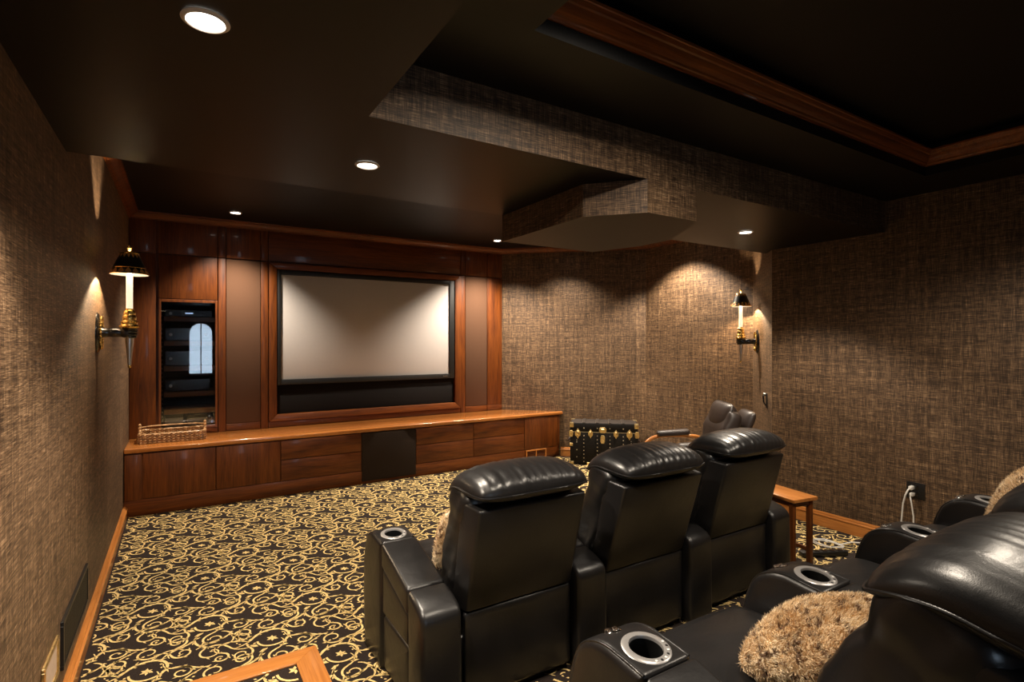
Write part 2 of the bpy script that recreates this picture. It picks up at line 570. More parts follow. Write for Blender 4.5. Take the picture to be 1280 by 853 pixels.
# walls
struct('wall_left', box(XL - 0.1, XL, YK - 0.1, YF + 0.1, -0.05, TOPZ), M['wallpaper'], uv=True)
struct('wall_right', box(XR, XR + 0.1, YK - 0.1, YSTEP, -0.05, TOPZ), M['wallpaper'], uv=True)
struct('wall_angle', prism([(XR, YSTEP), (XR + 0.1, YSTEP), (XA + 0.1, YSTEP + XA - XR), (XA, YSTEP + XA - XR)], -0.05, TOPZ), M['wallpaper'], uv=True)
struct('wall_alcove', box(XA, XA + 0.1, YSTEP + XA - XR, 5.1, -0.05, TOPZ), M['wallpaper'], uv=True)
struct('wall_corner', prism([(3.76, 6.34), (5.14, 4.96), (5.21, 5.03), (3.83, 6.41)], -0.05, TOPZ), M['wallpaper'], uv=True)
struct('wall_back', box(XL - 0.1, XA + 0.1, YK - 0.1, YK, -0.05, TOPZ), M['wallpaper'], uv=True)
GX0, GX1, GZ0, GZ1 = -0.186, 0.326, 0.665, 1.955       # equipment rack opening
wf = MB()
wf.add(box(XL, GX0, YF, YF + 0.1, 0, TOPZ)); wf.add(box(GX1, 3.83, YF, YF + 0.1, 0, TOPZ))
wf.add(box(GX0, GX1, YF, YF + 0.1, 0, GZ0)); wf.add(box(GX0, GX1, YF, YF + 0.1, GZ1, TOPZ))
WALLF = struct('wall_front', wf, M['wood_z'])

# ceilings
sof = MB()
sof.add(prism([(XL, YK), (XSOF, YK), (XSOF, YBEAM), (XA, YBEAM), (XA, YSOF), (XL, YSOF)], ZS, TOPZ))
struct('ceiling_soffit', by_normal(sof), [M['wallpaper'], M['ceiling']], uv=True)
bx = MB()
bx.add(prism([(1.805, 2.19), (2.025, 1.943), (2.402, 1.943), (2.70, 2.39), (2.70, 2.66), (2.58, 3.02), (1.805, 3.02)], ZBOX, ZS + 0.01))
struct('ceiling_drop', by_normal(bx), [M['wallpaper'], M['ceiling']], uv=True)
TX0, TX1, TY0, TY1 = 1.03, 4.08, -1.4, 1.51
cm = MB()
for a in ((XSOF, XR, TY1, YBEAM), (XSOF, XR, YK, TY0), (XSOF, TX0, TY0, TY1), (TX1, XR, TY0, TY1)):
    cm.add(box(a[0], a[1], a[2], a[3], ZM, ZT + 0.02))
struct('ceiling', cm, M['tray'])
struct('ceiling_tray', box(TX0 - 0.05, TX1 + 0.05, TY0 - 0.05, TY1 + 0.05, ZT + 0.02, TOPZ), M['tray'])
struct('ceiling_front', box(XL, XA, YSOF, YF, ZF, TOPZ), M['tray'])

# crown mouldings
tp = [(0, 2.672), (0.008, 2.672), (0.010, 2.680), (0.016, 2.684), (0.018, 2.694), (0.027, 2.704), (0.034, 2.718),
      (0.037, 2.733), (0.044, 2.737), (0.048, 2.745), (0.050, 2.752), (0.055, 2.755), (0.055, 2.766), (0, 2.766)]
struct('trim_1', mould([(TX0, TY1), (TX1, TY1), (TX1, TY0), (TX0, TY0)], tp, True), M['crown'], smooth=30)
fp = [(0, 2.742), (0.010, 2.742), (0.013, 2.750), (0.026, 2.754), (0.034, 2.764), (0.052, 2.776), (0.060, 2.790),
      (0.076, 2.794), (0.080, 2.808), (0, 2.808)]
struct('trim_2', mould([(XL, YSOF), (XL, YF - 0.03), (3.74, YF - 0.03), (XA, 4.95), (XA, YSTEP + XA - XR), (XR + YSOF - YSTEP, YSOF)], fp), M['wood_x'], smooth=30)

# baseboards
PLX, PLY, PLY2 = 0.503, 2.48, 1.75
def bprof(z, h=0.122, t=0.016):
    return [(0, z), (t, z), (t, z + h * 0.70), (t + 0.004, z + h * 0.73), (t + 0.004, z + h * 0.79), (t * 0.75, z + h * 0.84),
            (t * 0.75, z + h * 0.92), (t * 0.4, z + h), (0, z + h)]
struct('baseboard_left', mould([(XL, 2.48), (XL, 5.745)], bprof(0, 0.10, 0.028)), M['oak_y'], smooth=25)
struct('baseboard_right', mould([(XR + 0.001, YSTEP), (XR, PLY2)], bprof(0)), M['oak_y'], smooth=25)
struct('baseboard_corner', mould([(4.352, 5.748), (XA, 4.96), (XA, YSTEP + XA - XR), (XR, YSTEP)], bprof(0)), M['oak_y'], smooth=25)

# floor and carpeted platform
FLOOR = struct('floor', box(XL, XA, YK, YF, -0.06, 0.0), M['carpet'])
ZP = 0.18
PLAT = struct('floor_platform', prism([(XL, YK), (XR, YK), (XR, PLY2), (PLX, PLY2), (PLX, PLY), (XL, PLY)], 0.0, ZP), M['carpet'])
nose = [(-0.002, ZP - 0.03), (-0.010, ZP - 0.022), (-0.010, ZP - 0.004), (-0.004, ZP + 0.004), (0.004, ZP + 0.007), (0.086, ZP + 0.007), (0.088, ZP + 0.001), (0.088, ZP - 0.03)]
n1 = mould([(XL, PLY), (PLX, PLY)], nose)
def nosing(pts):   # one mitred board of the step edging
    return prism(pts, ZP - 0.002, ZP + 0.008)
w_ = 0.088
tr = struct('trim_3', bev(nosing([(XL, PLY - w_), (PLX - w_, PLY - w_), (PLX + 0.012, PLY + 0.012), (XL, PLY + 0.012)]), 0.004, 2), M['oak_x'], smooth=40)
tr = struct('trim_4', bev(nosing([(PLX - w_, PLY2), (PLX + 0.012, PLY2), (PLX + 0.012, PLY + 0.012), (PLX - w_, PLY - w_)]), 0.004, 2), M['oak_y'], smooth=40)

# woven gold scrollwork of the carpet (pile standing 2 mm proud)
def scroll_cell():
    rnd = random.Random(5)
    V = []; F = []
    def ribbon(pts, wid):
        n = len(pts); b = len(V)
        for i in range(n):
            a = np.array(pts[max(i - 1, 0)]); c = np.array(pts[min(i + 1, n - 1)])
            t = c - a; t /= max(np.linalg.norm(t), 1e-9); nn = np.array([-t[1], t[0]])
            p = np.array(pts[i]); h = wid[i] / 2
            V.append(tuple(p + nn * h)); V.append(tuple(p - nn * h))
        for i in range(n - 1):
            F.append((b + 2 * i, b + 2 * i + 1, b + 2 * i + 3, b + 2 * i + 2))
    def leaf(p, ang, L, W):
        d = np.array([math.cos(ang), math.sin(ang)]); nn = np.array([-d[1], d[0]]); p = np.array(p); b = len(V)
        for q in (p, p + d * L * 0.45 + nn * W / 2, p + d * L, p + d * L * 0.45 - nn * W / 2): V.append(tuple(q))
        F.append((b, b + 3, b + 2, b + 1))
    def spiral(c, R, a0, turns, hand, w0=0.0110, w1=0.0060, tail=2.6, tcurv=0.85, leaves=4, rin=0.30):
        n = 26; pts = []; wd = []
        # tail: leaves the outer end on the opposite curve
        px = c[0] + R * math.cos(a0); py = c[1] + R * math.sin(a0)
        hd = a0 - hand * PI / 2
        m = 9; tl = []; st = R * tail / m; h = hd
        for k in range(m):
            px += math.cos(h) * st; py += math.sin(h) * st
            h += hand * tcurv * st / R * (1 if k > 1 else -0.3)
            tl.append((px, py))
        tl = tl[::-1]
        for k, p in enumerate(tl): pts.append(p); wd.append(0.004 + (w0 - 0.004) * k / m)
        for k in range(n):
            t = k / (n - 1); a = a0 + hand * turns * 2 * PI * t
            r = R * (1 - (1 - rin) * t ** 0.85)
            pts.append((c[0] + r * math.cos(a), c[1] + r * math.sin(a))); wd.append(w0 + (w1 - w0) * t)
        ribbon(pts, wd)
        e = pts[-1]; leaf((e[0] - 0.008, e[1] - 0.004), rnd.uniform(0, 6.28), 0.018, 0.013)
        for k in range(leaves):
            i = int(m + (n * 0.62) * (k + 0.5) / leaves); p = pts[i]
            tx = pts[i][0] - pts[i - 1][0]; ty = pts[i][1] - pts[i - 1][1]
            an = math.atan2(ty, tx)
            leaf(p, an - hand * rnd.uniform(0.3, 0.55), R * 0.30 + 0.012, 0.008)
            if k % 2 == 0: leaf(p, an + hand * rnd.uniform(0.3, 0.6), R * 0.25 + 0.008, 0.007)
    # the large ring around a flower
    spiral((0, 0), 0.094, 2.4, 0.88, -1, 0.015, 0.010, tail=1.5, tcurv=0.9, leaves=6, rin=0.74)
    for k in range(6): leaf((0.002 * k - 0.005, -0.004), k * PI / 3 + 0.3, 0.030, 0.015)
    leaf((-0.07, -0.05), 2.4, 0.05, 0.024); leaf((-0.03, -0.088), 3.6, 0.05, 0.022); leaf((0.02, -0.09), -0.2, 0.045, 0.018)
    for c, R, a0, tn, hd in (((0.265, 0.015), 0.070, 0.6, 1.15, 1), ((0.0, 0.168), 0.058, -1.2, 1.1, -1), ((0.012, -0.182), 0.056, 2.2, 1.15, 1),
                             ((0.146, 0.085), 0.046, 3.6, 1.0, 1), ((-0.148, -0.080), 0.052, 0.3, 1.12, -1), ((0.138, -0.094), 0.050, 1.3, 1.08, -1),
                             ((-0.134, 0.094), 0.044, 4.4, 1.0, 1), ((0.03, 0.268), 0.040, 0.9, 1.05, -1), ((0.120, 0.205), 0.050, 5.3, 1.1, 1), ((0.150, -0.205), 0.046, 2.9, 1.05, -1)):
        spiral(c, R, a0, tn, hd, leaves=2)
    # flowing stems between the curls
    for q in (((-0.10, 0.02), (-0.20, 0.07), (-0.16, 0.17), (-0.05, 0.22)), ((0.10, -0.03), (0.17, -0.03), (0.20, -0.12), (0.26, -0.10)),
              ((0.06, 0.08), (0.09, 0.15), (0.20, 0.13), (0.21, 0.22)), ((-0.04, -0.10), (-0.10, -0.13), (-0.08, -0.23), (0.01, -0.27)),
              ((0.20, 0.08), (0.26, 0.14), (0.33, 0.10), (0.36, 0.17)), ((0.05, -0.12), (0.12, -0.15), (0.08, -0.24), (0.16, -0.28))):
        P = [np.array(p) for p in q]; pts = []; wd = []
        for k in range(15):
            u = k / 14
            pts.append(tuple((1 - u) ** 3 * P[0] + 3 * u * (1 - u) ** 2 * P[1] + 3 * u * u * (1 - u) * P[2] + u ** 3 * P[3])); wd.append(0.004 + 0.008 * math.sin(PI * u) ** 0.7)
        ribbon(pts, wd)
        for k in (3, 6, 9, 12):
            an = math.atan2(pts[k][1] - pts[k - 1][1], pts[k][0] - pts[k - 1][0])
            leaf(pts[k], an + (0.5 if k % 2 else -0.5), 0.026, 0.010)
    for k in range(14):
        p = (rnd.uniform(-0.135, 0.405), rnd.uniform(-0.165, 0.165)); leaf(p, rnd.uniform(0, 6.28), rnd.uniform(0.014, 0.026), rnd.uniform(0.007, 0.011))
    return np.array(V), F
def scrollwork(name, parent, inside, z, xr, yr):
    V0, F0 = scroll_cell(); mb = MB()
    C0 = np.array([V0[list(q)].mean(0) for q in F0])
    for i in range(-30, 40):
        for j in range(-30, 40):
            o = np.array([0.135 + 0.27 * (i + j), 3.35 + 0.33 * (i - j)])
            if not (xr[0] - 0.5 < o[0] < xr[1] + 0.5 and yr[0] - 0.5 < o[1] < yr[1] + 0.5): continue
            C = C0 + o
            keep = [k for k in range(len(F0)) if all(inside(*(V0[q] + o)) for q in F0[k])]
            if not keep: continue
            mb.add((np.column_stack([V0 + o, np.full(len(V0), z)]), [F0[k] for k in keep]))
    # drop unused vertices
    V = np.concatenate(mb.v); used = np.zeros(len(V), bool)
    for q in mb.f: used[list(q)] = True
    idx = np.cumsum(used) - 1
    m2 = MB(); m2.add((V[used], [[idx[i] for i in q] for q in mb.f]))
    o = obj(name, m2, M['carpet_gold'], parent, smooth=0)
    o['kind'] = 'stuff'; o['label'] = 'gold scrolling vine pattern woven into the dark carpet'
    return o
def in_floor(x, y):
    if not (XL + 0.032 < x < XA - 0.016 and PLY2 + 0.01 < y < 5.74): return False
    if x < PLX + 0.01 and y < PLY + 0.01: return False
    if x > XR - 0.016 and y < YSTEP + max(0, x - XR) + 0.03: return False
    return x + y < 10.06
scrollwork('scroll_pattern', FLOOR, in_floor, 0.002, (XL, XA), (1.7, 5.8))
def in_plat(x, y):
    if not (XL + 0.016 < x < XR - 0.016 and -0.2 < y): return False
    if x < PLX - w_: return y < PLY - w_
    return x > PLX + (0 if y < PLY2 else 9) and y < PLY2 - 0.005 or (x <= PLX and y < PLY2 and x < PLX - w_)
scrollwork('scroll_pattern', PLAT, in_plat, ZP + 0.002, (XL, XR), (-0.2, 2.5))

# ------------------------------------------------------------------ panelling on the screen wall
YP = 6.31
def pan(name, x0, x1, z0, z1, mat, y0=YP, r=0.003, label=None):
    o = obj(name, bbox(x0, x1, y0, YF, z0, z1, r), mat, WALLF)
    if label: o['label'] = label
    return o
RB, RT = 0.605, 0.68                       # rail above the counter
GZ = 2.415; CB = 2.745
pan('panel', XL + 0.004, -0.208, RB, GZ - 0.005, M['wood_z']); pan('panel', XL + 0.004, -0.208, GZ + 0.005, CB, M['wood_z'])
pan('panel', -0.186, 0.322, GZ + 0.005, CB, M['wood_z']); pan('panel', -0.186, 0.322, GZ1 + 0.02, GZ - 0.005, M['wood_z'])
for a, b in ((0.333, 0.400), (0.737, 0.806), (3.134, 3.197)):
    pan('stile', a, b, RB, GZ - 0.005, M['wood_z'], YP - 0.004); pan('stile', a, b, GZ + 0.005, CB, M['wood_z'], YP - 0.004)
for a, b in ((0.407, 0.731), (3.204, 3.527)):
    pan('fabric_panel', a, b, RT + 0.004, GZ - 0.008, M['fabric'], YP, label='brown cloth speaker panel')
    pan('panel', a, b, GZ + 0.005, CB, M['wood_z']); pan('base_rail', a, b, RB, RT, M['wood_x'])
pan('panel', 3.535, 3.765, RT + 0.004, GZ - 0.005, M['wood_z']); pan('panel', 3.535, 3.765, GZ + 0.005, CB, M['wood_z']); pan('base_rail', 3.535, 3.765, RB, RT, M['wood_x'])
pan('panel', 0.812, 3.128, GZ + 0.005, CB, M['wood_x']); pan('base_rail', 0.812, 3.128, RB, 0.668, M['wood_x'])
pan('base_rail', -0.186, 0.326, RB, 0.655, M['wood_x'])
# moulded wooden surround of the screen: four mitred boards
SX0, SX1, SZ0, SZ1 = 0.815, 3.127, 0.672, 2.405
IX0, IX1, IZ0, IZ1 = 0.893, 3.038, 0.748, 2.337
def miter(p):
    return bev(prism(p, 6.282, YF, 'y'), 0.006, 2)
for p, m in (([(SX0, SZ0), (SX1, SZ0), (IX1, IZ0), (IX0, IZ0)], 'wood_x'), ([(SX0, SZ1), (IX0, IZ1), (IX1, IZ1), (SX1, SZ1)], 'wood_x'),
             ([(SX0, SZ0), (IX0, IZ0), (IX0, IZ1), (SX0, SZ1)], 'wood_z'), ([(SX1, SZ0), (SX1, SZ1), (IX1, IZ1), (IX1, IZ0)], 'wood_z')):
    obj('surround_board', miter(p), M[m], WALLF)

# ------------------------------------------------------------------ projection screen
scr = thing('projection_screen', 'wide matte grey projection screen in a black frame, set in the wooden wall surround', 'screen', (1.965, 6.33, 1.07))
def sc_part(name, x0, x1, y0, y1, z0, z1, mat, r=0.004):
    c = np.array([1.965, 6.33, 1.07])
    return obj(name, bbox(x0 - c[0], x1 - c[0], y0 - c[1], y1 - c[1], z0 - c[2], z1 - c[2], r), mat, scr)
WX0, WX1, WZ0, WZ1 = 0.937, 2.966, 1.126, 2.280
sc_part('viewing_surface', WX0 - 0.01, WX1 + 0.01, 6.312, 6.318, WZ0 - 0.01, WZ1 + 0.01, M['screen'], 0.001)
sc_part('frame_bar', IX0 + 0.006, WX0, 6.292, 6.33, WZ0 - 0.06, WZ1 + 0.05, M['black_velvet'])
sc_part('frame_bar', WX1, IX1 - 0.006, 6.292, 6.33, WZ0 - 0.06, WZ1 + 0.05, M['black_velvet'])
sc_part('frame_bar', WX0, WX1, 6.292, 6.33, WZ1, WZ1 + 0.05, M['black_velvet'])
fb = sc_part('frame_bar', WX0, WX1, 6.290, 6.33, WZ0 - 0.058, WZ0, M['black_velvet'])
lg = MB()
for k, (dx, h) in enumerate(((0, .011), (.013, .008), (.024, .008), (.035, .011), (.046, .008), (.057, .008))):
    lg.add(box(0.905 + dx, 0.914 + dx, -0.0425, -0.0405, 0.024, 0.024 + h))
obj('maker_badge', lg, M['silver'], scr, smooth=0)['label'] = 'tiny silver maker badge'
sc_part('lower_masking', IX0 + 0.004, IX1 - 0.004, 6.322, 6.336, IZ0 + 0.002, WZ0 - 0.058, M['black_cloth'])
sc_part('backing', IX0 + 0.004, IX1 - 0.004, 6.331, 6.338, WZ0 - 0.058, IZ1 - 0.002, M['black_cloth'])
# ------------------------------------------------------------------ low cabinets below the screen
YC = 5.745
ZC0, ZC1 = 0.142, 0.556
struct('baseboard_front', bev(box(XL + 0.002, 4.325, YC + 0.006, YC + 0.030, 0.0, 0.140), 0.003), M['wood_x'], smooth=40)
def cab(x0, x1, label, fronts, group=None):
    t = thing('low_cabinet', label, 'cabinet', ((x0 + x1) / 2, YC, ZC0), group=group)
    cx = (x0 + x1) / 2
    if x1 < 3.8: bd = box(x0 - cx + 0.001, x1 - cx - 0.001, 0.020, 0.585, 0, ZC1 - ZC0)
    else: bd = prism([(x0 - cx + 0.001, 0.020), (4.325 - cx, 0.020), (x0 - cx + 0.001, 0.575)], 0, ZC1 - ZC0)
    obj('body', bd, M['wood_z'], t, smooth=0)
    for nm, a, b, z0, z1, m, lab in fronts:
        o = obj(nm, bbox(a - cx + 0.003, b - cx - 0.003, 0.0, 0.020, z0 - ZC0, z1 - ZC0, 0.003), M[m], t)
        if lab: o['label'] = lab
    return t
zm_ = 0.355
D = (ZC0 + 0.003, ZC1 - 0.006)
cab(XL + 0.004, 0.284, 'low wooden cabinet with one wide dark door, in the corner under the woven basket',
    [('filler_strip', XL + 0.004, -0.290, ZC0, D[1], 'wood_z', None), ('door', -0.285, 0.284, *D, 'wood_z', None)])
cab(0.284, 0.851, 'low wooden cabinet with one square door, between the corner cabinet and a drawer cabinet', [('door', 0.284, 0.851, *D, 'wood_z', None)])
cab(0.851, 1.661, 'low wooden cabinet with two wide drawers, left of the black speaker cloth panel', [('drawer', 0.851, 1.661, ZC0 + .003, zm_ - .003, 'wood_x', None), ('drawer', 0.851, 1.661, zm_ + .003, D[1], 'wood_x', None)])
t = cab(1.661, 2.284, 'low cabinet bay faced with a dark cloth speaker panel reaching nearly to the carpet', [])
obj('speaker_panel', bbox(-0.309, 0.309, -0.004, 0.02, -0.115, ZC1 - ZC0 - 0.006, 0.004), M['dark_cloth'], t)['label'] = 'near black cloth panel'
cab(2.284, 3.026, 'low wooden cabinet with two wide drawers, right of the black speaker cloth panel', [('drawer', 2.284, 3.026, ZC0 + .003, zm_ - .003, 'wood_x', None), ('drawer', 2.284, 3.026, zm_ + .003, D[1], 'wood_x', None)])
cab(3.026, 3.764, 'low wooden cabinet with two drawers, beside the end cabinet with the floor vent', [('drawer', 3.026, 3.764, ZC0 + .003, zm_ - .003, 'wood_x', None), ('drawer', 3.026, 3.764, zm_ + .003, D[1], 'wood_x', None)])
cab(3.764, 4.334, 'low wooden end cabinet with a square door above a wooden floor vent', [('door', 3.764, 4.300, *D, 'wood_z', None), ('filler_strip', 4.300, 4.334, *D, 'wood_z', None)])
wt = obj('worktop', bev(prism([(XL + 0.003, YC - 0.028), (4.368, YC - 0.028), (4.350, YC + 0.0), (3.775, 6.305), (XL + 0.003, 6.305)], 0.560, 0.605), 0.012, 3), M['top_x'], smooth=40)
tag(wt, 'long polished orange wooden countertop running below the projection screen', 'worktop')
# wooden vent in the plinth
vt = thing('floor_vent', 'small wooden grille let into the plinth below the end cabinet door', 'vent', (3.945, YC + 0.004, 0.0))
fr = MB()
for b_ in ((-.16, .16, -.016, 0, .012, .030), (-.16, .16, -.016, 0, .118, .136), (-.16, -.142, -.016, 0, .030, .118), (.142, .16, -.016, 0, .030, .118), (-.008, .008, -.014, 0, .030, .118)):
    fr.add(bbox(*b_, 0.002, 1))
obj('frame', fr, M['oak_x'], vt)
for k in range(5): obj('slat', bbox(-.142, .142, -.009, 0.0005, .036 + k * .016, .044 + k * .016, .001, 1), M['wood_x'], vt)

# ------------------------------------------------------------------ equipment rack behind glass
rk = thing('equipment_rack', 'tall wooden equipment niche with shelves behind a glass door, above the woven basket', 'cabinet', ((GX0 + GX1) / 2, 6.34, GZ0))
c_ = np.array([(GX0 + GX1) / 2, 6.34, GZ0])
def rb(name, x0, x1, y0, y1, z0, z1, mat, par=rk, r=0.002, smooth=35, off=(0, 0, 0)):
    return obj(name, bbox(x0 - c_[0] - off[0], x1 - c_[0] - off[0], y0 - c_[1] - off[1], y1 - c_[1] - off[1], z0 - c_[2] - off[2], z1 - c_[2] - off[2], r, 1), mat, par, smooth=smooth)
ni = MB()
for b_ in ((GX0, GX1, 6.78, 6.80, GZ0, GZ1), (GX0, GX0 + .015, 6.345, 6.78, GZ0, GZ1), (GX1 - .015, GX1, 6.345, 6.78, GZ0, GZ1), (GX0, GX1, 6.345, 6.78, GZ1 - .015, GZ1), (GX0, GX1, 6.345, 6.78, GZ0, GZ0 + .015)):
    ni.add(box(b_[0] - c_[0], b_[1] - c_[0], b_[2] - c_[1], b_[3] - c_[1], b_[4] - c_[2], b_[5] - c_[2]))
obj('niche', ni, M['interior'], rk, smooth=0)
dr = MB()
for b_ in ((GX0, GX0 + .022, 6.296, 6.34, GZ0 - .006, GZ1 + .012), (GX1 - .022, GX1, 6.296, 6.34, GZ0 - .006, GZ1 + .012), (GX0 + .022, GX1 - .022, 6.296, 6.34, GZ1 - .016, GZ1 + .012), (GX0 + .022, GX1 - .022, 6.296, 6.34, GZ0 - .006, GZ0 + .022)):
    dr.add(bbox(b_[0] - c_[0], b_[1] - c_[0], b_[2] - c_[1], b_[3] - c_[1], b_[4] - c_[2], b_[5] - c_[2], .003, 1))
dob = obj('door_frame', dr, M['wood_z'], rk)
rb('pane', GX0 + .020, GX1 - .020, 6.314, 6.319, GZ0 + .020, GZ1 - .014, M['glass'], dob, .0005, smooth=0)
obj('door_knob', MB().add(lathe([(.001, 0), (.012, .002), (.019, .010), (.019, .018), (.012, .024), (.001, .026)], 14), 0, T(GX1 - .075 - c_[0], 6.313 - c_[1], .10) @ RX(PI / 2)), M['black'], dob)
SHZ = [1.78, 1.535, 1.28, 1.02, 0.845]
for z in SHZ: rb('shelf', GX0 + .045, GX1 - .016, 6.350, 6.775, z - .034, z + .016, M['oak_x'])
clip_me = mesh_from('cable_clip', ball((0, 0, 0), (.006, .006, .010), 8, 5), M['silver'])
for k in range(26): inst('cable_clip', clip_me, rk, (GX0 + .030 - c_[0], .045, .08 + k * .044))
def device(x0, x1, z0, h, kind, label, cat='electronics'):
    t = thing('media_player' if kind < 3 else 'storage_box', label, cat, ((x0 + x1) / 2, 6.40, z0))
    w2 = (x1 - x0) / 2
    obj('case', bbox(-w2, w2, 0.006, 0.30, 0.006, h, 0.003, 1), M['black'] if kind < 3 else M['cream'], t)
    if kind < 3:
        fc = obj('front_panel', bbox(-w2, w2, 0.0, 0.006, 0.006, h, 0.002, 1), M['black_gloss'], t)
        obj('display', bbox(-.035, .035, -.001, .001, h * .45, h * .45 + .012, .0003, 1), M['led'] if h < .08 else M['black_gloss'], fc)
        for q in ((-w2 + .045,) if kind == 1 else (-w2 + .045, w2 - .045)):
            obj('dial', MB().add(lathe([(.016, 0), (.016, .012), (.001, .014)], 14), 0, T(q, 0, h * .5) @ RX(PI / 2)), M['silver'], fc)
        for q in (-w2 + .03, w2 - .03): obj('foot', box(q - .012, q + .012, .02, .28, 0, .006), M['black'], t, smooth=0)
    else:
        obj('lid', bbox(-w2 - .003, w2 + .003, .003, .303, h * .55, h + .003, .002, 1), M['cream'], t)
        obj('label_slot', box(-.03, .03, -.0005, .006, h * .2, h * .42), M['black'], t, smooth=0)
    return t
device(-.13, .28, SHZ[0] + .016, .072, 1, 'slim black media player with lit display on the top rack shelf')
device(-.13, .27, SHZ[1] + .016, .13, 2, 'black amplifier with two dials on the second rack shelf')
device(-.13, .28, SHZ[2] + .016, .15, 2, 'tall black receiver on the third rack shelf')
device(-.13, .26, SHZ[3] + .016, .12, 1, 'black disc player with one dial on the fourth rack shelf')
device(-.13, .02, GZ0 + .015, .085, 3, 'cream storage box with lid on the rack floor, at the hinge side', 'box')
device(.06, .28, GZ0 + .015, .07, 3, 'wider cream storage box with lid on the rack floor, by the knob', 'box')
# ================================================================== RECLINERS
def pillow(a, b, tt, tb, n=(44, 26), top_fn=None, pw=2.6, bot_fn=None, ex=0.55):
    """two puffed faces meeting in a seam; half sizes a, b; thickness up tt, down tb"""
    nx, ny = n; V = []; F = []; ids = {}
    def sup(t):                       # rounded-corner outline
        return t
    for s in (1, -1):
        for i in range(nx + 1):
            for j in range(ny + 1):
                u = -1 + 2 * i / nx; v = -1 + 2 * j / ny
                u = math.sin(u * PI / 2) * 0.35 + u * 0.65; v = math.sin(v * PI / 2) * 0.35 + v * 0.65
                # squircle mapping rounds the corners
                x = a * u * (1 - 0.075 * v * v * v * v); y = b * v * (1 - 0.14 * u ** 6)
                h = max(0.0, (1 - abs(u) ** pw)) ** ex * max(0.0, (1 - abs(v) ** pw)) ** ex
                z = s * (tt if s > 0 else tb) * h
                if s > 0 and top_fn: z += top_fn(x, y, u, v) * h
                if s < 0 and bot_fn: z += bot_fn(x, y, u, v) * h
                edge = i in (0, nx) or j in (0, ny)
                if edge and s < 0: ids[(s, i, j)] = ids[(1, i, j)]
                else:
                    ids[(s, i, j)] = len(V); V.append((x, y, z))
        for i in range(nx):
            for j in range(ny):
                q = (ids[(s, i, j)], ids[(s, i + 1, j)], ids[(s, i + 1, j + 1)], ids[(s, i, j + 1)])
                F.append(q if s > 0 else q[::-1])
    rim = [(i, 0) for i in range(nx)] + [(nx, j) for j in range(ny)] + [(i, ny) for i in range(nx, 0, -1)] + [(0, j) for j in range(ny, 0, -1)]
    return np.array(V), F, [V[ids[(1, i, j)]] for i, j in rim]

_rw = random.Random(11)
_wr = [(_rw.uniform(70, 240), _rw.uniform(0, 6.28), _rw.uniform(0.3, 1.0), _rw.uniform(-8, 8)) for _ in range(9)]
def gathers(x, y, u, v):
    s = sum(am * math.sin(k * x + ph + sl * y) for k, ph, am, sl in _wr) / 3.2
    g = (0.10 + 0.90 * abs(v) ** 1.6) * 0.0078
    return s * g
def droop(V):
    V = np.array(V, float)
    V[:, 2] -= np.where(V[:, 1] > 0, 2.2 * V[:, 1] ** 2, 0.0 * V[:, 1] ** 2)
    return V

hv, hf_, hrim = pillow(0.290, 0.176, 0.090, 0.045, (64, 34), gathers, pw=3.0, ex=0.42)
hv = droop(hv); hrim = droop(hrim)
ME_HEAD = mesh_from('headrest', (hv, hf_), M['leather_soft'], 60)
ME_HEADP = mesh_from('piping', tube([tuple(p) for p in hrim], 0.0042, 6, True), M['leather'], 60)

def back_cushion_fn(V):
    V = np.array(V)
    x, y, z = V[:, 0].copy(), V[:, 1].copy(), V[:, 2].copy()
    cx = 1 - (x / 0.30) ** 4
    front = np.clip((y + 0.02) / 0.10, 0, 1)
    lobes = 0.018 * np.abs(np.cos(PI * (z + 0.02) / 0.27)) - 0.012
    V[:, 1] += front * (0.020 * cx + lobes)
    V[:, 1] += 0.0025 * np.sin(60 * z + 9 * x) * front
    side = np.clip(np.abs(x) / 0.30, 0, 1) ** 6
    V[:, 0] += np.sign(x) * side * (0.005 * np.sin(52 * y + 20 * z) + 0.003 * np.sin(80 * z))
    ca, sa = math.cos(math.radians(16)), math.sin(math.radians(16))
    Y = V[:, 1] * ca - V[:, 2] * sa; Z = V[:, 1] * sa + V[:, 2] * ca
    return np.stack([V[:, 0], Y, Z], 1)
PIV = np.array([0.0, 0.06, 0.40])
def shell():
    V = [(-.276, 0, .412), (.276, 0, .412), (-.274, -.118, .868), (.274, -.118, .868), (-.292, .110, .412), (.292, .110, .412), (-.292, .015, .880), (.292, .015, .880)]
    V = [tuple(np.array(p) - PIV) for p in V]
    F = [(0, 1, 3, 2), (4, 6, 7, 5), (0, 4, 5, 1), (2, 3, 7, 6), (0, 2, 6, 4), (1, 5, 7, 3)]
    return bev((V, F), 0.013, 3)
ME_SHELL = mesh_from('back_shell', shell(), M['leather'], 50)
bc = rbox(0.294, 0.098, 0.278, 0.062, (20, 12, 28), back_cushion_fn)
bc = (bc[0] + np.array([0, 0.114, 0.668]) - PIV, bc[1])
ME_BACKC = mesh_from('back_cushion', bc, M['leather_soft'], 60)

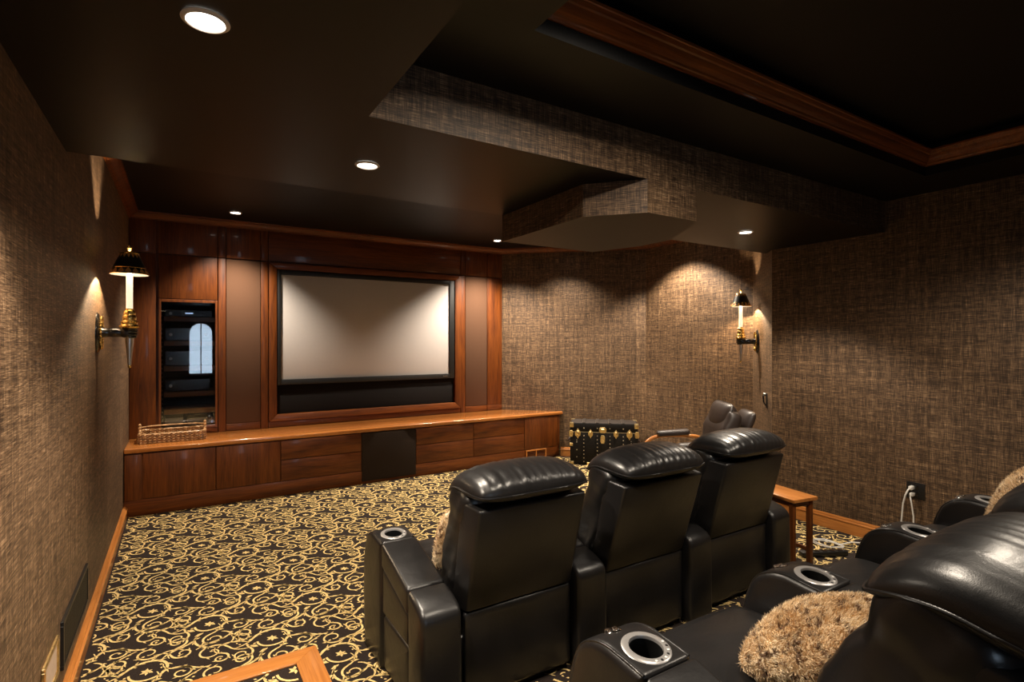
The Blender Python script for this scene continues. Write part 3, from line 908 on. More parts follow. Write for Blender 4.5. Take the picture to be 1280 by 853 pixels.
def skirt_fn(V):
    V = np.array(V)
    V[:, 1] -= np.where(V[:, 1] < 0, 0.006 * (1 - (V[:, 0] / .28) ** 2) * (1 - (V[:, 2] / .19) ** 2) + 0.002 * np.sin(16 * V[:, 0] + 11 * V[:, 2]), 0)
    return V
sk = rbox(0.279, 0.015, 0.188, 0.012, (18, 4, 14), skirt_fn)
ME_SKIRT = mesh_from('rear_skirt', (sk[0] + np.array([0, 0.018, 0.222]), sk[1]), M['leather'], 60)
def seat_fn(V):
    V = np.array(V); up = V[:, 2] > 0
    V[:, 2] += np.where(up, 0.020 * (1 - (V[:, 0] / .295) ** 2) * (1 - (V[:, 1] / .36) ** 4), 0)
    fr = np.clip((V[:, 1] - 0.18) / 0.18, 0, 1)
    V[:, 2] -= fr ** 2 * 0.018 * up
    V[:, 2] += np.where(up, 0.0012 * np.sin(45 * V[:, 1] + 14 * V[:, 0]), 0)
    return V
st = rbox(0.290, 0.328, 0.085, 0.055, (24, 26, 8), seat_fn)
ME_SEAT = mesh_from('seat_cushion', (st[0] + np.array([0, 0.446, 0.383]), st[1]), M['leather_soft'], 60)
ft = rbox(0.292, 0.035, 0.14, 0.03, (14, 6, 12))
ME_FOOT = mesh_from('footrest', (ft[0] + np.array([0, 0.712, 0.185]), ft[1]), M['leather'], 60)
ME_BASE = mesh_from('base', bbox(-0.285, 0.285, 0.034, 0.67, 0.0, 0.30, 0.01), M['leather'], 40)

AW = 0.178
def arm_profile(pts, rad, step=0.03):
    return resample(round_poly(pts, rad, 6), step)
pf = arm_profile([(.468, 0.0), (.735, 0.0), (.757, .25), (.752, .45), (.705, .572), (.62, .613), (.468, .598)], [.01, .03, .08, .10, .10, .10, .012])
fv, ff = puffy(pf, AW, 0.024, 4, 0.004)
def boolean_hole(vf, mat, cyl):
    a = obj('armrest', vf, mat, smooth=60); c = obj('cutter', cyl, mat, smooth=0)
    md = a.modifiers.new('hole', 'BOOLEAN'); md.operation = 'DIFFERENCE'; md.object = c; md.solver = 'EXACT'
    dg = bpy.context.evaluated_depsgraph_get()
    me = bpy.data.meshes.new_from_object(a.evaluated_get(dg)); me.name = 'armrest'
    bpy.data.objects.remove(a, do_unlink=True); bpy.data.objects.remove(c, do_unlink=True)
    me.polygons.foreach_set('use_smooth', [True] * len(me.polygons)); me.set_sharp_from_angle(angle=math.radians(60))
    return me
CUPY, CUPZ = 0.540, 0.606
TILT = math.radians(6.0)
cy = MB().add(lathe([(.044, -.085), (.044, .05)], 28), 0, T(0, CUPY, CUPZ) @ RX(TILT))
ME_ARMF = boolean_hole((fv, ff), M['leather'], cy)
lp = arm_profile([(.128, .405), (.463, .488), (.463, .600), (.30, .562), (.128, .512)], [.012, .012, .014, .10, .020], .02)
ME_LID = mesh_from('armrest_lid', puffy(lp, AW - 0.002, 0.016, 4, 0.002), M['leather'], 60)
rp = arm_profile([(-.045, 0.0), (.123, 0.0), (.123, .512), (.04, .497), (-.038, .462)], [.012, .012, .014, .06, .055], .02)
ME_REAR = mesh_from('armrest_rear', puffy(rp, AW, 0.022, 4, 0.004), M['leather'], 60)
up = arm_profile([(.130, .272), (.462, .272), (.462, .482), (.130, .400)], [.012, .012, .02, .02], .02)
ME_UP = mesh_from('side_panel', puffy(up, AW - 0.014, 0.012, 3, 0.003), M['leather'], 60)
lo = arm_profile([(.130, .015), (.462, .015), (.462, .262), (.130, .262)], [.012, .012, .02, .02], .02)
ME_LO = mesh_from('side_pocket', puffy(lo, AW - 0.022, 0.016, 3, 0.006), M['leather'], 60)
# piping along both rims of the front block
pipe = MB()
for s in (-1, 1):
    seq = [(y, z) for y, z in pf if z > 0.05 and y > 0.475]
    seq.sort(key=lambda p: math.atan2(p[1] - 0.3, p[0] - 0.55))
    pipe.add(tube([(s * (AW / 2 - 0.0115), y - 0.003, z - 0.004) for y, z in seq], 0.0042, 6))
ME_PIPE = mesh_from('piping', pipe, M['leather'], 60)
# cup holder: silver ring with black touch marks, dark cup below
ch = MB()
ch.add(lathe([(.0425, -.078), (.0425, .000), (.044, .0035), (.050, .0042), (.060, .0028), (.0625, .0008), (.0625, -.004), (.044, -.004)], 40, False), 0)
ch.add(lathe([(.001, -.076), (.0424, -.076)], 28, False), 1)
for k in range(7):
    a = -1.9 + k * 0.30
    ch.add(bbox(-.0035, .0035, -.003, .003, .0035, .0048, .0006, 1), 1 if k % 2 else 2, RZ(a) @ T(.0535, 0, 0))
ch.add(lathe([(.0418, -.075), (.0418, -.004)], 40, False), 1)
ME_CUP = mesh_from('cup_holder', ch, [M['ring'], M['black'], M['white']], 40)
kn = MB()
kn.add(lathe([(.001, 0), (.026, 0), (.0275, .002), (.025, .006), (.020, .008), (.001, .0085)], 26))
for k in range(4): kn.add(bbox(.005, .021, -.0055, .0055, .007, .0125, .003, 2), 0, RZ(k * PI / 2 + .5))
ME_KNOB = mesh_from('control_button', kn, M['chrome'], 40)

def arm(parent, x):
    a = inst('armrest', ME_ARMF, parent, (x, 0, 0))
    for n_, me in (('armrest_lid', ME_LID), ('armrest_rear', ME_REAR), ('side_panel', ME_UP), ('side_pocket', ME_LO), ('piping', ME_PIPE)):
        inst(n_, me, a)
    inst('cup_holder', ME_CUP, a, (0, CUPY, CUPZ - 0.001), (TILT, 0, 0))['label'] = 'silver cup holder ring'
    inst('control_button', ME_KNOB, a, (-0.004, 0.655, 0.5895), (-0.36, 0, 0))['label'] = 'chrome control button'
    return a
def recliner(loc, label, arms, lean=0.0, group=None):
    t = thing('recliner', label, 'recliner', loc, group=group)
    for n_, me in (('base', ME_BASE), ('rear_skirt', ME_SKIRT), ('seat_cushion', ME_SEAT), ('footrest', ME_FOOT)): inst(n_, me, t)
    for n_, me in (('back_shell', ME_SHELL), ('back_cushion', ME_BACKC)): inst(n_, me, t, tuple(PIV), (lean, 0, 0))
    c, s = math.cos(lean), math.sin(lean)
    d = np.array([0, 0.024, 0.928]) - PIV
    h = inst('headrest', ME_HEAD, t, (0, PIV[1] + d[1] * c - d[2] * s, PIV[2] + d[1] * s + d[2] * c), (lean + 0.05, 0, 0))
    inst('piping', ME_HEADP, h)
    for x in arms: arm(t, x)
    return t
P_ = 0.77
YR1, YR2 = 1.985, 0.41
recliner((1.285, YR1, 0), 'black leather recliner in the row before the platform, beside the open carpet aisle', (-0.398, 0.384))
recliner((2.050, YR1 - 0.01, 0), 'black leather recliner in the row before the platform, middle seat of three', (0.391,), 0.04)
recliner((2.835, YR1, 0), 'black leather recliner in the row before the platform, beside the small wooden side table', (0.388,))
recliner((1.370, YR2, ZP), 'black leather recliner on the platform, end seat by the step, holding a large fur pillow', (-0.385, 0.385), 0.17)
recliner((2.140, YR2, ZP), 'empty black leather recliner on the platform, middle seat of its row', (0.385,), 0.1)
recliner((2.910, YR2, ZP), 'black leather recliner on the platform, next to the wall outlet, holding a fur pillow', (0.385,), 0.1)

# ------------------------------------------------------------------ fur pillows
def fur_pillow(loc, rot, label, half, thick, strands, length, seed):
    V, F, rim = pillow(half, half, thick, thick, (22, 22), pw=2.2)
    body = mesh_from('fur_pillow', (V, F), M['fur'], 80)
    o = inst('fur_pillow', body, None, loc, rot)
    tag(o, label, 'pillow')
    rg = np.random.default_rng(seed)
    P0 = V[np.array([q[0] for q in F])]; P1 = V[np.array([q[1] for q in F])]; P2 = V[np.array([q[2] for q in F])]; P3 = V[np.array([q[3] for q in F])]
    N = np.cross(P2 - P0, P3 - P1); A = np.linalg.norm(N, axis=1); N /= np.maximum(A[:, None], 1e-12)
    idx = rg.choice(len(F), strands, p=A / A.sum())
    a, b = rg.random((strands, 1)), rg.random((strands, 1))
    root = P0[idx] * (1 - a) * (1 - b) + P1[idx] * a * (1 - b) + P2[idx] * a * b + P3[idx] * (1 - a) * b
    n = N[idx]
    clump = np.sin(root[:, :1] * 90 + 3 * np.sin(root[:, 1:2] * 70)) * 0.35
    comb = np.concatenate([clump, -0.75 + 0.4 * np.cos(root[:, 1:2] * 60 + root[:, :1] * 40), clump * 0.4], 1)
    d1 = n * 0.9 + comb * 0.5 + rg.normal(0, 0.28, (strands, 3)); d1 /= np.linalg.norm(d1, axis=1, keepdims=True)
    d2 = d1 * 0.7 + comb * 0.9 + rg.normal(0, 0.25, (strands, 3)); d2 /= np.linalg.norm(d2, axis=1, keepdims=True)
    L = length * rg.uniform(0.6, 1.2, (strands, 1))
    s = np.cross(d1, rg.normal(0, 1, (strands, 3))); s /= np.maximum(np.linalg.norm(s, axis=1, keepdims=True), 1e-9)
    wd = 0.0011 * rg.uniform(0.7, 1.3, (strands, 1))
    mid = root + d1 * L * 0.5; tip = mid + d2 * L * 0.5
    W = np.stack([root - s * wd, root + s * wd, mid + s * wd * .8, mid - s * wd * .8, tip], 1).reshape(-1, 3)
    k = np.arange(strands) * 5
    FF = np.concatenate([np.stack([k, k + 1, k + 2, k + 3], 1)])
    F2 = np.stack([k + 3, k + 2, k + 4], 1)
    h = obj('fur', (W, FF.tolist() + F2.tolist()), M['fur'], o, smooth=0)
    h['kind'] = 'stuff'
    return o
fur_pillow((1.462, YR2 + 0.335, ZP + 0.575), (math.radians(-22), 0, math.radians(10)), 'large spotted tan fur pillow lying on the platform recliner by the step', 0.195, 0.095, 42000, 0.019, 3)
fur_pillow((2.905, YR2 + 0.335, ZP + 0.655), (math.radians(-75), 0, math.radians(2)), 'spotted tan fur pillow propped in the platform recliner near the wall outlet', 0.21, 0.085, 18000, 0.018, 4)
fur_pillow((1.19, YR1 + 0.31, 0.60), (math.radians(-70), 0, 0), 'pale tan fur pillow mostly hidden behind the back of a recliner facing the screen', 0.18, 0.065, 9000, 0.018, 5)
# ================================================================== LAMPS
def downlight(x, y, z, label, power, cone=110, r=0.046, blend=0.45, group=None):
    t = thing('recessed_downlight', label, 'light', (x, y, z), group=group)
    obj('trim_ring', lathe([(r + 0.010, -0.001), (r + 0.011, -0.003), (r + 0.004, -0.008), (r, -0.008), (r - 0.004, 0.0), (r - 0.006, 0.012)], 32, False), M['lampwhite'], t)
    obj('lens', lathe([(0.001, -0.0045), (r * .6, -0.0045), (r - 0.001, -0.003), (r - 0.002, 0.0)], 28, False), M['lens'], t)
    d = bpy.data.lights.new('downlight_lamp', 'SPOT')
    d.energy = power; d.color = WARM; d.spot_size = math.radians(cone); d.spot_blend = blend; d.shadow_soft_size = 0.04
    l = bpy.data.objects.new('downlight_lamp', d); COL.objects.link(l); l.parent = t; l.location = (0, 0, -0.03)
    return t
downlight(0.055, 1.585, ZS, 'round lit recessed light in the dark soffit, nearer the left wall', DOWN_W)
downlight(0.745, 2.485, ZS, 'round lit recessed light in the dark soffit over the open carpet', DOWN_W)
downlight(3.642, 2.495, ZS, 'round lit recessed light in the soffit before the recessed wall', DOWN_W * 0.8)
downlight(0.458, 5.86, ZF, 'small recessed light by the crown moulding, above the glass equipment niche', DOWN_W * 1.8, 108, blend=0.9)
downlight(3.37, 5.76, ZF, 'small recessed light by the crown moulding, above the screen wall corner', DOWN_W * 2.7, 116, blend=0.8)
downlight(4.70, 4.25, ZF, 'recessed light hidden behind the dropped soffit, washing the recessed wall', DOWN_W * 1.7, 112)
downlight(4.02, 5.33, ZF, 'added recessed light hidden behind the dropped soffit, brightening the angled wall above the trunk', DOWN_W * 1.1, 112, blend=0.8)  # added unseen lamp, put in to brighten the angled wall
downlight(1.45, 0.78, ZT + 0.02, 'recessed light in the tray ceiling near the soffit', DOWN_W * 0.8, 164)
downlight(3.30, 0.60, ZT + 0.02, 'recessed light in the tray ceiling near the right wall', DOWN_W * 0.65, 130)

# ------------------------------------------------------------------ window behind the camera
wx, wz0, wz1, ww = 0.42, 0.75, 2.0, 0.52
win = bpy.data.objects.new('window_1', None); finish(win, None, (wx, YK, 0), None); win['kind'] = 'structure'
arch = [(-ww / 2, wz0), (ww / 2, wz0), (ww / 2, wz1 - ww / 2)] + [(ww / 2 * math.cos(a), wz1 - ww / 2 + ww / 2 * math.sin(a)) for a in [PI * k / 16 for k in range(1, 16)]] + [(-ww / 2, wz1 - ww / 2)]
obj('pane', prism(arch, 0.004, 0.010, 'y'), M['daylight'], win, smooth=0)
obj('window_frame', tube([(p[0], 0.02, p[1]) for p in arch], 0.028, 6, True), M['wood_z'], win)
obj('mullion', box(-0.012, 0.012, 0.008, 0.03, wz0, wz1), M['wood_z'], win, smooth=0)
obj('window_sill', bbox(-ww / 2 - .05, ww / 2 + .05, 0.002, 0.09, wz0 - .05, wz0 - .02), M['wood_x'], win)

# ------------------------------------------------------------------ arm sconces
def sconce(loc, rz, label, power):
    """local: the wall is the plane x = 0, the arm reaches along +x"""
    t = thing('wall_sconce', label, 'sconce', loc, rz)
    pl = MB()
    pl.add(lathe([(.001, .022), (.045, .022), (.060, .016), (.070, .010), (.074, .004), (.074, 0)], 36), 0, RY(PI / 2) @ Matrix.Diagonal((1.45, 1, 1, 1)))
    p = obj('backplate', pl, M['black_gloss'], t)
    bd = MB()
    for k in range(30):
        a = 2 * PI * k / 30
        bd.add(ball((.020, .056 * math.cos(a), .056 * 1.47 * math.sin(a)), .0075, 8, 5))
    bd.add(tube([(.020, .044 * math.cos(2 * PI * k / 32), .066 * math.sin(2 * PI * k / 32)) for k in range(32)], .005, 6, True))
    obj('beaded_rim', bd, M['gold'], p)['label'] = 'gilded beaded rim'
    AX = 0.142                        # torch axis
    am = MB()
    am.add(tube([(.015, 0, 0), (.03, 0, 0), (.055, 0, .001), (.080, 0, .001), (.10, 0, 0), (.115, 0, 0), (.13, 0, 0)], [.032, .026, .024, .026, .023, .023, .026], 16))
    am.add(rbox(.034, .026, .026, .018, (8, 8, 8), lambda V: V + np.array([AX - .008, 0, 0])))
    for k in range(4):                # curled fingers round the torch, thumb on the other side
        zc = .021 - k * .0145; rr = [.0085, .009, .0088, .0075][k]; R_ = [.030, .032, .031, .027][k]
        am.add(tube([(AX + R_ * math.cos(a), R_ * math.sin(a), zc) for a in [math.radians(-95 + q * 24) for q in range(9)]], [rr * .95] + [rr] * 7 + [rr * .8], 8))
    am.add(tube([(AX - .03, .02, .012), (AX - .012, .033, .020), (AX + .008, .034, .022), (AX + .022, .026, .020)], [.011, .0105, .0095, .007], 8))
    h = obj('hand_arm', am, M['black_gloss'], t, smooth=60); h['label'] = 'black sculpted forearm with closed fist'
    cf = MB(); cf.add(lathe([(.022, 0), (.0235, .004), (.0235, .012), (.021, .016)], 20), 0, T(.108, 0, 0) @ RY(PI / 2))
    cup = MB()
    cup.add(lathe([(.020, .022), (.040, .026), (.044, .034), (.041, .042), (.037, .046), (.0385, .056), (.034, .064), (.031, .068), (.033, .080), (.030, .094), (.027, .098), (.028, .108), (.024, .120), (.018, .126), (.020, .132), (.001, .133)], 26), 0, T(AX, 0, 0))
    for q in range(18):
        a = 2 * PI * q / 18; cup.add(ball((AX + .042 * math.cos(a), .042 * math.sin(a), .034), .0055, 6, 4))
        cup.add(ball((AX + .036 * math.cos(a), .036 * math.sin(a), .058), .0048, 6, 4))
    obj('torch_cup', cup, M['gold'], t)['label'] = 'tiered gilded torch cup'
    tl = MB(); tl.add(lathe([(.021, -.022), (.019, -.06), (.013, -.12), (.0085, -.175)], 18), 0, T(AX, 0, 0))
    tt_ = obj('torch_tail', tl, M['silver'], t)
    obj('tip', MB().add(ball((AX, 0, -.182), (.0085, .0085, .012), 10, 6)), M['gold'], tt_)
    obj('candle', MB().add(lathe([(.0155, .133), (.0155, .318), (.012, .322), (.001, .322)], 18), 0, T(AX, 0, 0)), M['candle'], t)['label'] = 'glowing white candle sleeve'
    obj('bulb', MB().add(ball((AX, 0, .338), (.011, .011, .017), 10, 6)), M['bulb'], t)
    z0, z1, r0, r1 = .318, .436, .090, .041
    sh = MB()
    sh.add(lathe([(r0, z0), (r1, z1), (r1 - .003, z1), (r0 - .003, z0), (r0, z0)], 40, False), 0, T(AX, 0, 0))
    g = MB()
    def onshade(f, da, rad=0.0012):
        r = r0 + (r1 - r0) * f + rad; return (AX + r * math.cos(da), r * math.sin(da), z0 + (z1 - z0) * f)
    for f, rr in ((.02, .0022), (.98, .0018), (.30, .0010)): g.add(tube([onshade(f, 2 * PI * k / 40) for k in range(40)], rr, 6, True))
    for k in range(16):               # gold leaves painted round the lower and upper band
        a = 2 * PI * k / 16; e = 0.17
        for (f0, f1, f2, ee) in ((.04, .10, .30, e), (.95, .92, .76, e)):
            sh.add(([onshade(f0, a), onshade(f1, a + ee), onshade(f2, a), onshade(f1, a - ee)], [(0, 1, 2, 3)]), 1)
    s_ = obj('shade', sh, [M['black'], M['gold_paint']], t); s_['label'] = 'black tapered metal shade with gold pattern'
    obj('gold_rims', g, M['gold'], s_)
    fi = MB(); fi.add(lathe([(.004, z1 - .004), (.004, z1 + .012), (.009, z1 + .016), (.005, z1 + .020), (.001, z1 + .021)], 12), 0, T(AX, 0, 0)); fi.add(ball((AX, 0, z1 + .030), .012, 12, 8))
    fi.add(box(AX - r1, AX + r1, -.0015, .0015, z1 - .006, z1 - .003)); fi.add(box(AX - .0015, AX + .0015, -r1, r1, z1 - .006, z1 - .003))
    obj('finial', fi, M['gold'], t)
    d = bpy.data.lights.new('sconce_lamp', 'POINT'); d.energy = power; d.color = (1.0, 0.74, 0.46); d.shadow_soft_size = 0.012
    l = bpy.data.objects.new('sconce_lamp', d); COL.objects.link(l); l.parent = t; l.location = (AX, 0, .360)
    t.scale = (1.12, 1.12, 1.12)
    return t
sconce((XL, 4.01, 1.60), 0, 'gilded torch sconce held by a black hand, on the wall near the glass equipment niche', 110.0)
sconce((4.985, 3.28, 1.545), PI * 0.75, 'gilded torch sconce held by a black hand, on the angled wall near the leather armchair', 70.0)
# ================================================================== OTHER THINGS
# ---- woven basket tray on the worktop
def basket():
    L, D_, H = 0.262, 0.165, 0.088
    t = thing('basket_tray', 'long woven wicker basket tray with end posts, on the orange countertop', 'basket', (-0.060, 6.075, 0.606), math.radians(-1.5))
    out = round_poly([(-L, -D_), (L, -D_), (L, D_), (-L, D_)], 0.05, 5)
    out = resample(out, 0.018)
    n = len(out)
    obj('bottom', prism(round_poly([(-L + .012, -D_ + .012), (L - .012, -D_ + .012), (L - .012, D_ - .012), (-L + .012, D_ - .012)], 0.045, 4), 0, 0.010), M['wicker'], t, smooth=0)
    for r in range(7):
        z = 0.009 + r * 0.0115; pts = []
        for k in range(n):
            a = np.array(out[k]); c = np.array(out[(k + 1) % n]) - np.array(out[k - 1]); nn = np.array([c[1], -c[0]]) / max(np.linalg.norm(c), 1e-9)
            o = 0.0065 * (1 if (k + r) % 2 else -1)
            pts.append((*(a + nn * o), z + 0.002 * math.sin(k * 2.1 + r)))
        obj('weave_strand', tube(pts, 0.0082, 5, True), M['wicker'] if r % 2 else M['wicker_light'], t, smooth=60)
    st_ = MB()
    for k in range(0, n, 2): st_.add(tube([(*out[k], 0.0), (*out[k], H)], 0.0035, 5))
    obj('stakes', st_, M['wicker'], t)
    rim = [(*p, H - 0.004 + 0.002 * math.sin(i * 1.7)) for i, p in enumerate(out)]
    rm = MB(); rm.add(tube(rim, 0.0085, 6, True))
    obj('braided_rim', rm, M['wicker_light'], t, smooth=60)
    for s in (-1, 1):
        obj('end_post', MB().add(lathe([(.012, .06), (.012, .095), (.016, .10), (.010, .108), (.013, .118), (.015, .130), (.009, .140), (.013, .147), (.012, .158), (.001, .166)], 12), 0, T(s * (L + .002), 0.0, 0)), M['wicker_light'], t)
    obj('handle_rail', tube([(-L, 0.0, .130), (-L + .03, .10, .120), (-L * .7, .158, .118), (0, .163, .120), (L * .7, .158, .118), (L - .03, .10, .120), (L, 0.0, .130)], 0.0075, 7), M['wicker_light'], t)
basket()

# ---- steamer trunk
def trunk():
    p0, p1 = np.array([4.150, 5.287]), np.array([4.773, 4.735])
    d = p1 - p0; L = np.linalg.norm(d); ang = math.atan2(d[1], d[0])
    mid = (p0 + p1) / 2
    t = thing('steamer_trunk', 'black steamer trunk with brass fittings and nail rows, against the angled wall', 'trunk', (mid[0], mid[1], 0), ang)
    w = L / 2; D_, HB, H = 0.36, 0.41, 0.522
    # local: front face at y = 0, depth toward +y, x along the front
    obj('body', bbox(-w, w, 0, D_, 0.012, HB, 0.006), M['trunk'], t)
    lid = obj('lid', bbox(-w, w, 0, D_, HB + 0.004, H, 0.010), M['trunk'], t)
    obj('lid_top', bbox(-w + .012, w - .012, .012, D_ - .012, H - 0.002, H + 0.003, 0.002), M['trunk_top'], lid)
    xs = [-w + w * 2 * k for k in (0.205, 0.405, 0.59, 0.785)]
    for x in xs:
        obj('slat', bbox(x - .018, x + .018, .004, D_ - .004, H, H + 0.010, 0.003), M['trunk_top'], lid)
        obj('slat', bbox(x - .016, x + .016, -0.007, 0.002, 0.02, HB - .004, 0.003), M['trunk'], t)
        ed = MB(); ed.add(box(x - .0195, x - .0165, .006, D_ - .006, H + .001, H + .0105)); obj('slat_edge', ed, M['nickel'], lid, smooth=0)
    for i, x in enumerate(xs):
        for k in range(8):
            z = 0.045 + k * 0.046
            obj('nail', ball((x, -0.008, z), (.0072, .004, .0072), 8, 5), M['nickel'], t)
        obj('nail', ball((x, -0.001, 0.462), (.0072, .004, .0072), 8, 5), M['nickel'], lid)
    for x in (-w + .10 * 2 * w, w - .10 * 2 * w):
        for z in (0.10, 0.19, 0.285, 0.31): obj('nail', ball((x, -0.001, z), (.0068, .004, .0068), 8, 5), M['nickel'], t)
    def plate(name, x, z, hw, hh, par, shape):
        pts = [(x + a * hw, z + b * hh) for a, b in shape]
        obj(name, bev(prism(pts, -0.010, 0.001, 'y'), 0.002, 1), M['brass'], par)
    diamond = [(0, -1), (.35, -.62), (.9, -.35), (1, 0), (.9, .35), (.35, .7), (0, 1), (-.35, .7), (-.9, .35), (-1, 0), (-.9, -.35), (-.35, -.62)]
    octo = [(-.6, -1), (.6, -1), (1, -.5), (1, .5), (.6, 1), (-.6, 1), (-1, .5), (-1, -.5)]
    for x, hw, hh in ((-w + .115 * 2 * w, .036, .066), (-w + .305 * 2 * w, .030, .058), (-w + .68 * 2 * w, .030, .058), (-w + .875 * 2 * w, .036, .066)):
        plate('latch', x, HB - .018, hw, hh, t, diamond)
        obj('latch_boss', MB().add(ball((x, -0.010, HB - .010), (hw * .5, .010, hh * .42), 12, 7)), M['brass'], t)
    plate('lock_plate', -w + .485 * 2 * w, .440, .045, .036, lid, octo); obj('lock_boss', MB().add(ball((-w + .485 * 2 * w, -0.010, .440), (.030, .012, .022), 12, 7)), M['brass'], lid)
    plate('hasp', -w + .485 * 2 * w, .325, .028, .052, t, octo); obj('hasp_ring', tube([(-w + .485 * 2 * w + .014 * math.cos(a), -.014, .300 + .014 * math.sin(a)) for a in [2 * PI * k / 14 for k in range(14)]], .004, 6, True), M['brass'], t)
    for sx in (-1, 1):
        for (y0, y1) in ((-.006, .05), (D_ - .05, D_ + .006)):
            for z0, z1, par in ((0.0, .045, t), (H - .055, H + .006, lid)):
                x0, x1 = (-w - .006, -w + .045) if sx < 0 else (w - .045, w + .006)
                obj('corner_cap', bbox(x0, x1, y0, y1, z0, z1, .008, 2), M['brass'], par)
        plate('end_clasp', sx * (w - .012), HB - .02, .026, .040, t, octo)
        x0, x1 = (-w - .006, -w + .035) if sx < 0 else (w - .035, w + .006)
        obj('edge_brace', bbox(x0, x1, -.006, .03, .235, .272, .003, 1), M['brass'], t)
        obj('foot', bbox(sx * w * .45 - .02, sx * w * .45 + .02, -.004, .03, 0, .035, .004, 1), M['brass'], t)
        obj('handle', tube([(sx * (w + .004), .10, .30), (sx * (w + .028), .12, .285), (sx * (w + .028), D_ - .12, .285), (sx * (w + .004), D_ - .10, .30)], .009, 7), M['leather_brown'], t)
    obj('lid_seam', box(-w, w, -0.0015, .004, HB - .001, HB + .005), M['nickel'], t, smooth=0)
trunk()

# ---- leather armchair with bentwood arms in the recess
def armchair():
    t = thing('lounge_armchair', 'dark leather lounge armchair with orange bentwood arms, beyond the recliners, near the recessed wall', 'armchair', (4.12, 3.36, 0), math.radians(58))
    # local: faces +y
    def cush(name, hx, hy, hz, r, tilt, c, seg=(14, 10, 12), fn=None, mat='leather_brown', rz=0):
        V, F = rbox(hx, hy, hz, r, seg, fn); V = rotx(V, tilt) + np.array(c)
        return obj(name, (V, F), M[mat], t, smooth=60)
    cush('seat_cushion', .27, .27, .075, .05, math.radians(6), (0, .06, .42))
    puff = lambda V: V + np.stack([0 * V[:, 0], .012 * np.sin(25 * V[:, 2]) * (V[:, 1] > 0), 0 * V[:, 0]], 1)
    cush('backrest', .26, .075, .26, .06, math.radians(17), (0, -.225, .66), fn=puff)
    V, F, rim = pillow(.225, .14, .11, .075, (26, 16), gathers)
    V = rotx(V, math.radians(100)) + np.array([0, -.255, .838]); rim = rotx(np.array(rim), math.radians(100)) + np.array([0, -.255, .838])
    hp = obj('headrest_pillow', (V, F), M['leather_brown'], t, smooth=60)
    obj('piping', tube([tuple(p) for p in rim], .004, 6, True), M['leather'], hp, smooth=60)
    V, F, rim = pillow(.15, .10, .06, .06, (20, 12), gathers)
    V = rotx(V, math.radians(112)) + np.array([0.05, -.50, .80])
    obj('rear_cushion', (V, F), M['leather_brown'], t, smooth=60)
    for s in (-1, 1):
        cush('arm_pad', .045, .165, .028, .026, math.radians(-4), (s * .335, .10, .628), (8, 14, 6))
        pth = [(s * .335, -.22, .03), (s * .335, -.26, .35), (s * .335, -.18, .56), (s * .335, -.05, .595), (s * .335, .16, .598), (s * .335, .30, .575), (s * .335, .385, .50), (s * .335, .40, .38), (s * .335, .34, .20), (s * .335, .30, .02)]
        P = []
        for i in range(len(pth) - 1):
            p0, p1, p2, p3 = [np.array(pth[max(0, min(len(pth) - 1, q))]) for q in (i - 1, i, i + 1, i + 2)]
            for k in range(5):
                u = k / 5
                P.append(tuple(0.5 * (2 * p1 + (p2 - p0) * u + (2 * p0 - 5 * p1 + 4 * p2 - p3) * u * u + (3 * p1 - p0 - 3 * p2 + p3) * u ** 3)))
        P.append(pth[-1])
        obj('bentwood_arm', tube(P, .018, 8), M['oak_y'], t, smooth=60)['label'] = 'orange bent wooden arm'
        obj('runner', bbox(s * .335 - .02, s * .335 + .02, -.26, .34, 0, .03, .006), M['oak_y'], t)
    obj('cross_bar', bbox(-.335, .335, -.02, .02, .30, .335, .006), M['oak_x'], t)
    obj('cross_bar', bbox(-.335, .335, .20, .24, .30, .335, .006), M['oak_x'], t)
armchair()

# ---- narrow side table
t = thing('side_table', 'narrow orange wooden side table standing between a recliner and the right wall', 'table', (3.625, 2.235, 0), math.radians(-9))
obj('tabletop', bbox(-.115, .115, -.235, .235, .462, .486, .005), M['oak_y'], t)
obj('apron', box(-.090, .090, -.205, .205, .425, .462), M['wood_y'], t, smooth=0)
for sx in (-1, 1):
    for sy in (-1, 1): obj('leg', bbox(sx * .082 - .016, sx * .082 + .016, sy * .195 - .016, sy * .195 + .016, 0, .462, .003), M['wood_z'], t)
    obj('stretcher', box(sx * .082 - .009, sx * .082 + .009, -.18, .18, .10, .125), M['wood_y'], t, smooth=0)

# ---- outlets, vents, cords
def outlet():
    y, z = 1.745, 0.455
    t = thing('wall_outlet', 'dark brown wall outlet plate on the right wall, with a white plug in it', 'outlet', (XR, y, z))
    obj('plate', bbox(-.006, 0, -.058, .058, -.060, .060, .003), M['black'], t)
    for s in (-1, 1): obj('socket', bbox(-.0085, -.005, -.018, .018, s * .026 - .016, s * .026 + .016, .003), M['black_gloss'], t)
    p = thing('power_plug', 'white plug and cord hanging from the dark wall outlet', 'plug', (XR - .009, y + .015, z + .022))
    obj('plug_body', rbox(.024, .013, .015, .008, (6, 6, 6), lambda V: V + np.array([-.024, 0, 0])), M['white'], p, smooth=60)
    obj('cord', tube([(-.045, 0, 0), (-.062, .006, -.010), (-.070, .020, -.05), (-.062, .038, -.12), (-.05, .05, -.22), (-.05, .06, -.33), (-.06, .1, -.425), (-.1, .2, -.462), (-.22, .32, -.462), (-.36, .34, -.462)], .0055, 7), M['white'], p, smooth=60)
    q = thing('cable_plug', 'second grey plug lower in the dark wall outlet', 'plug', (XR - .009, y + .012, z - .026))
    obj('plug_body', rbox(.020, .012, .013, .007, (6, 6, 6), lambda V: V + np.array([-.020, 0, 0])), M['white'], q, smooth=60)
    obj('cord', tube([(-.038, 0, 0), (-.05, .0, -.012), (-.056, -.01, -.06), (-.05, -.02, -.15), (-.05, -.02, -.25)], .005, 7), M['white'], q, smooth=60)
outlet()
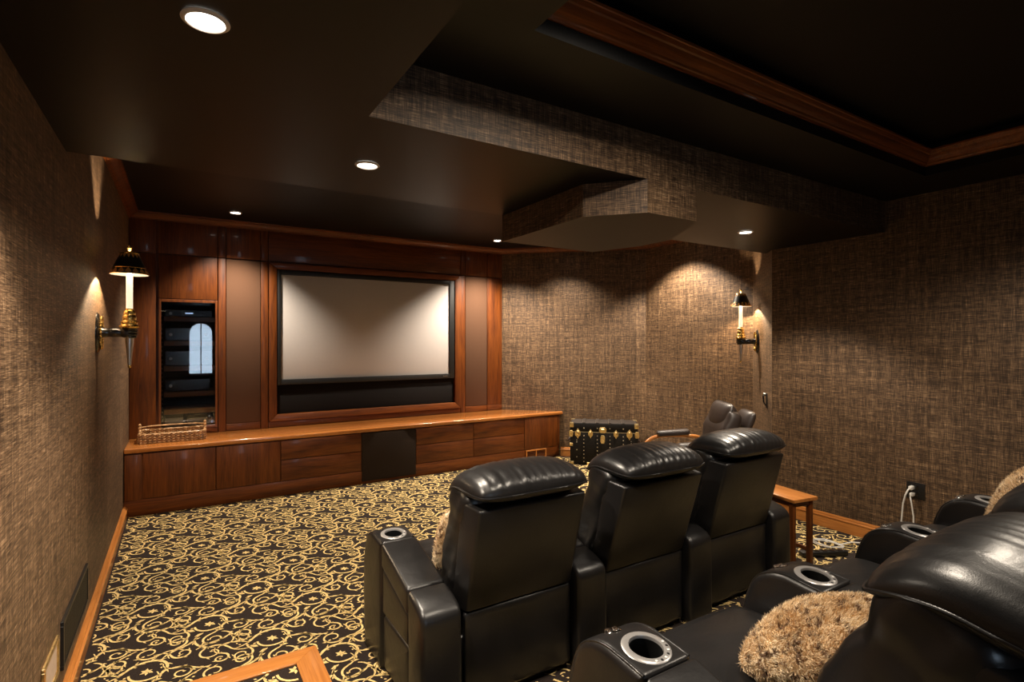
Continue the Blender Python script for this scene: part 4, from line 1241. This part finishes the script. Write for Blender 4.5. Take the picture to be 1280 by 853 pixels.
ps = thing('power_strip', 'black power strip lying on the carpet by the right wall baseboard', 'power strip', (3.93, 2.07, 0.003), math.radians(-28))
obj('case', bbox(-.17, .17, -.028, .028, 0, .036, .006), M['black'], ps)
for k in range(5): obj('socket', bbox(-.13 + k * .058, -.094 + k * .058, -.017, .017, .036, .0385, .004), M['black_gloss'], ps)
obj('switch', bbox(.148, .164, -.010, .010, .036, .041, .002), M['silver'], ps)
cd = MB()
pts = []
for k in range(60):
    u = k / 59; a = u * 4.6 * PI
    pts.append((4.13 + .075 * math.cos(a) + .05 * u - .12 * (u > .97) * 0, 2.16 + .10 * math.sin(a * 1.02) + .02 * math.cos(3 * a), .010 + .012 * abs(math.sin(a * .5))))
tag(obj('white_cord', tube(pts, .0032, 6), M['white'], smooth=60), 'loops of thin white cord on the carpet beside the power strip', 'cord')
# vent grille low on the left wall
vy0, vy1, vz0, vz1 = 2.87, 3.57, 0.175, 0.378
v = thing('return_vent', 'long dark louvred air grille low on the left wall', 'vent', (XL, (vy0 + vy1) / 2, vz0))
hy = (vy1 - vy0) / 2; hz = vz1 - vz0
f_ = MB()
for b_ in ((0, .012, -hy, hy, 0, .018), (0, .012, -hy, hy, hz - .018, hz), (0, .012, -hy, -hy + .018, .018, hz - .018), (0, .012, hy - .018, hy, .018, hz - .018)): f_.add(bbox(*b_, .002, 1))
obj('frame', f_, M['black'], v); obj('backing', box(0, .002, -hy + .018, hy - .018, .018, hz - .018), M['interior'], v, smooth=0)
sl = mesh_from('slat', bbox(.001, .009, -.0035, .0035, .018, hz - .018, .001, 1), M['black'], 30)
for k in range(44): inst('slat', sl, v, (0, -hy + .03 + k * (2 * hy - .06) / 43, 0))
o_ = thing('wall_register', 'small pale wall plate with a metal rim beside the dark louvred grille', 'wall plate', (XL, 2.645, 0.295))
f_ = MB()
for b_ in ((0, .012, -.135, .135, -.075, -.060), (0, .012, -.135, .135, .060, .075), (0, .012, -.135, -.115, -.060, .060), (0, .012, .115, .135, -.060, .060)): f_.add(bbox(*b_, .003, 1))
obj('rim', f_, M['brass'], o_); obj('insert', bbox(.001, .006, -.115, .115, -.060, .060, .002, 1), M['offwhite'], o_)
# dark bracket on the recessed wall
b = thing('wall_bracket', 'small dark upright bracket on the angled wall below a sconce', 'bracket', (4.70, 2.995, 0.99), -PI / 4)
obj('plate', bbox(-.008, 0, -.016, .016, -.075, .07, .003), M['black'], b)
obj('hook', tube([(-.006, 0, .05), (-.028, 0, .052), (-.034, 0, .03), (-.028, 0, -.02), (-.012, 0, -.05)], [.009, .009, .008, .007, .006], 8), M['black_gloss'], b, smooth=60)
obj('cap', MB().add(ball((-.020, 0, .06), (.014, .012, .010), 10, 6)), M['silver'], b)
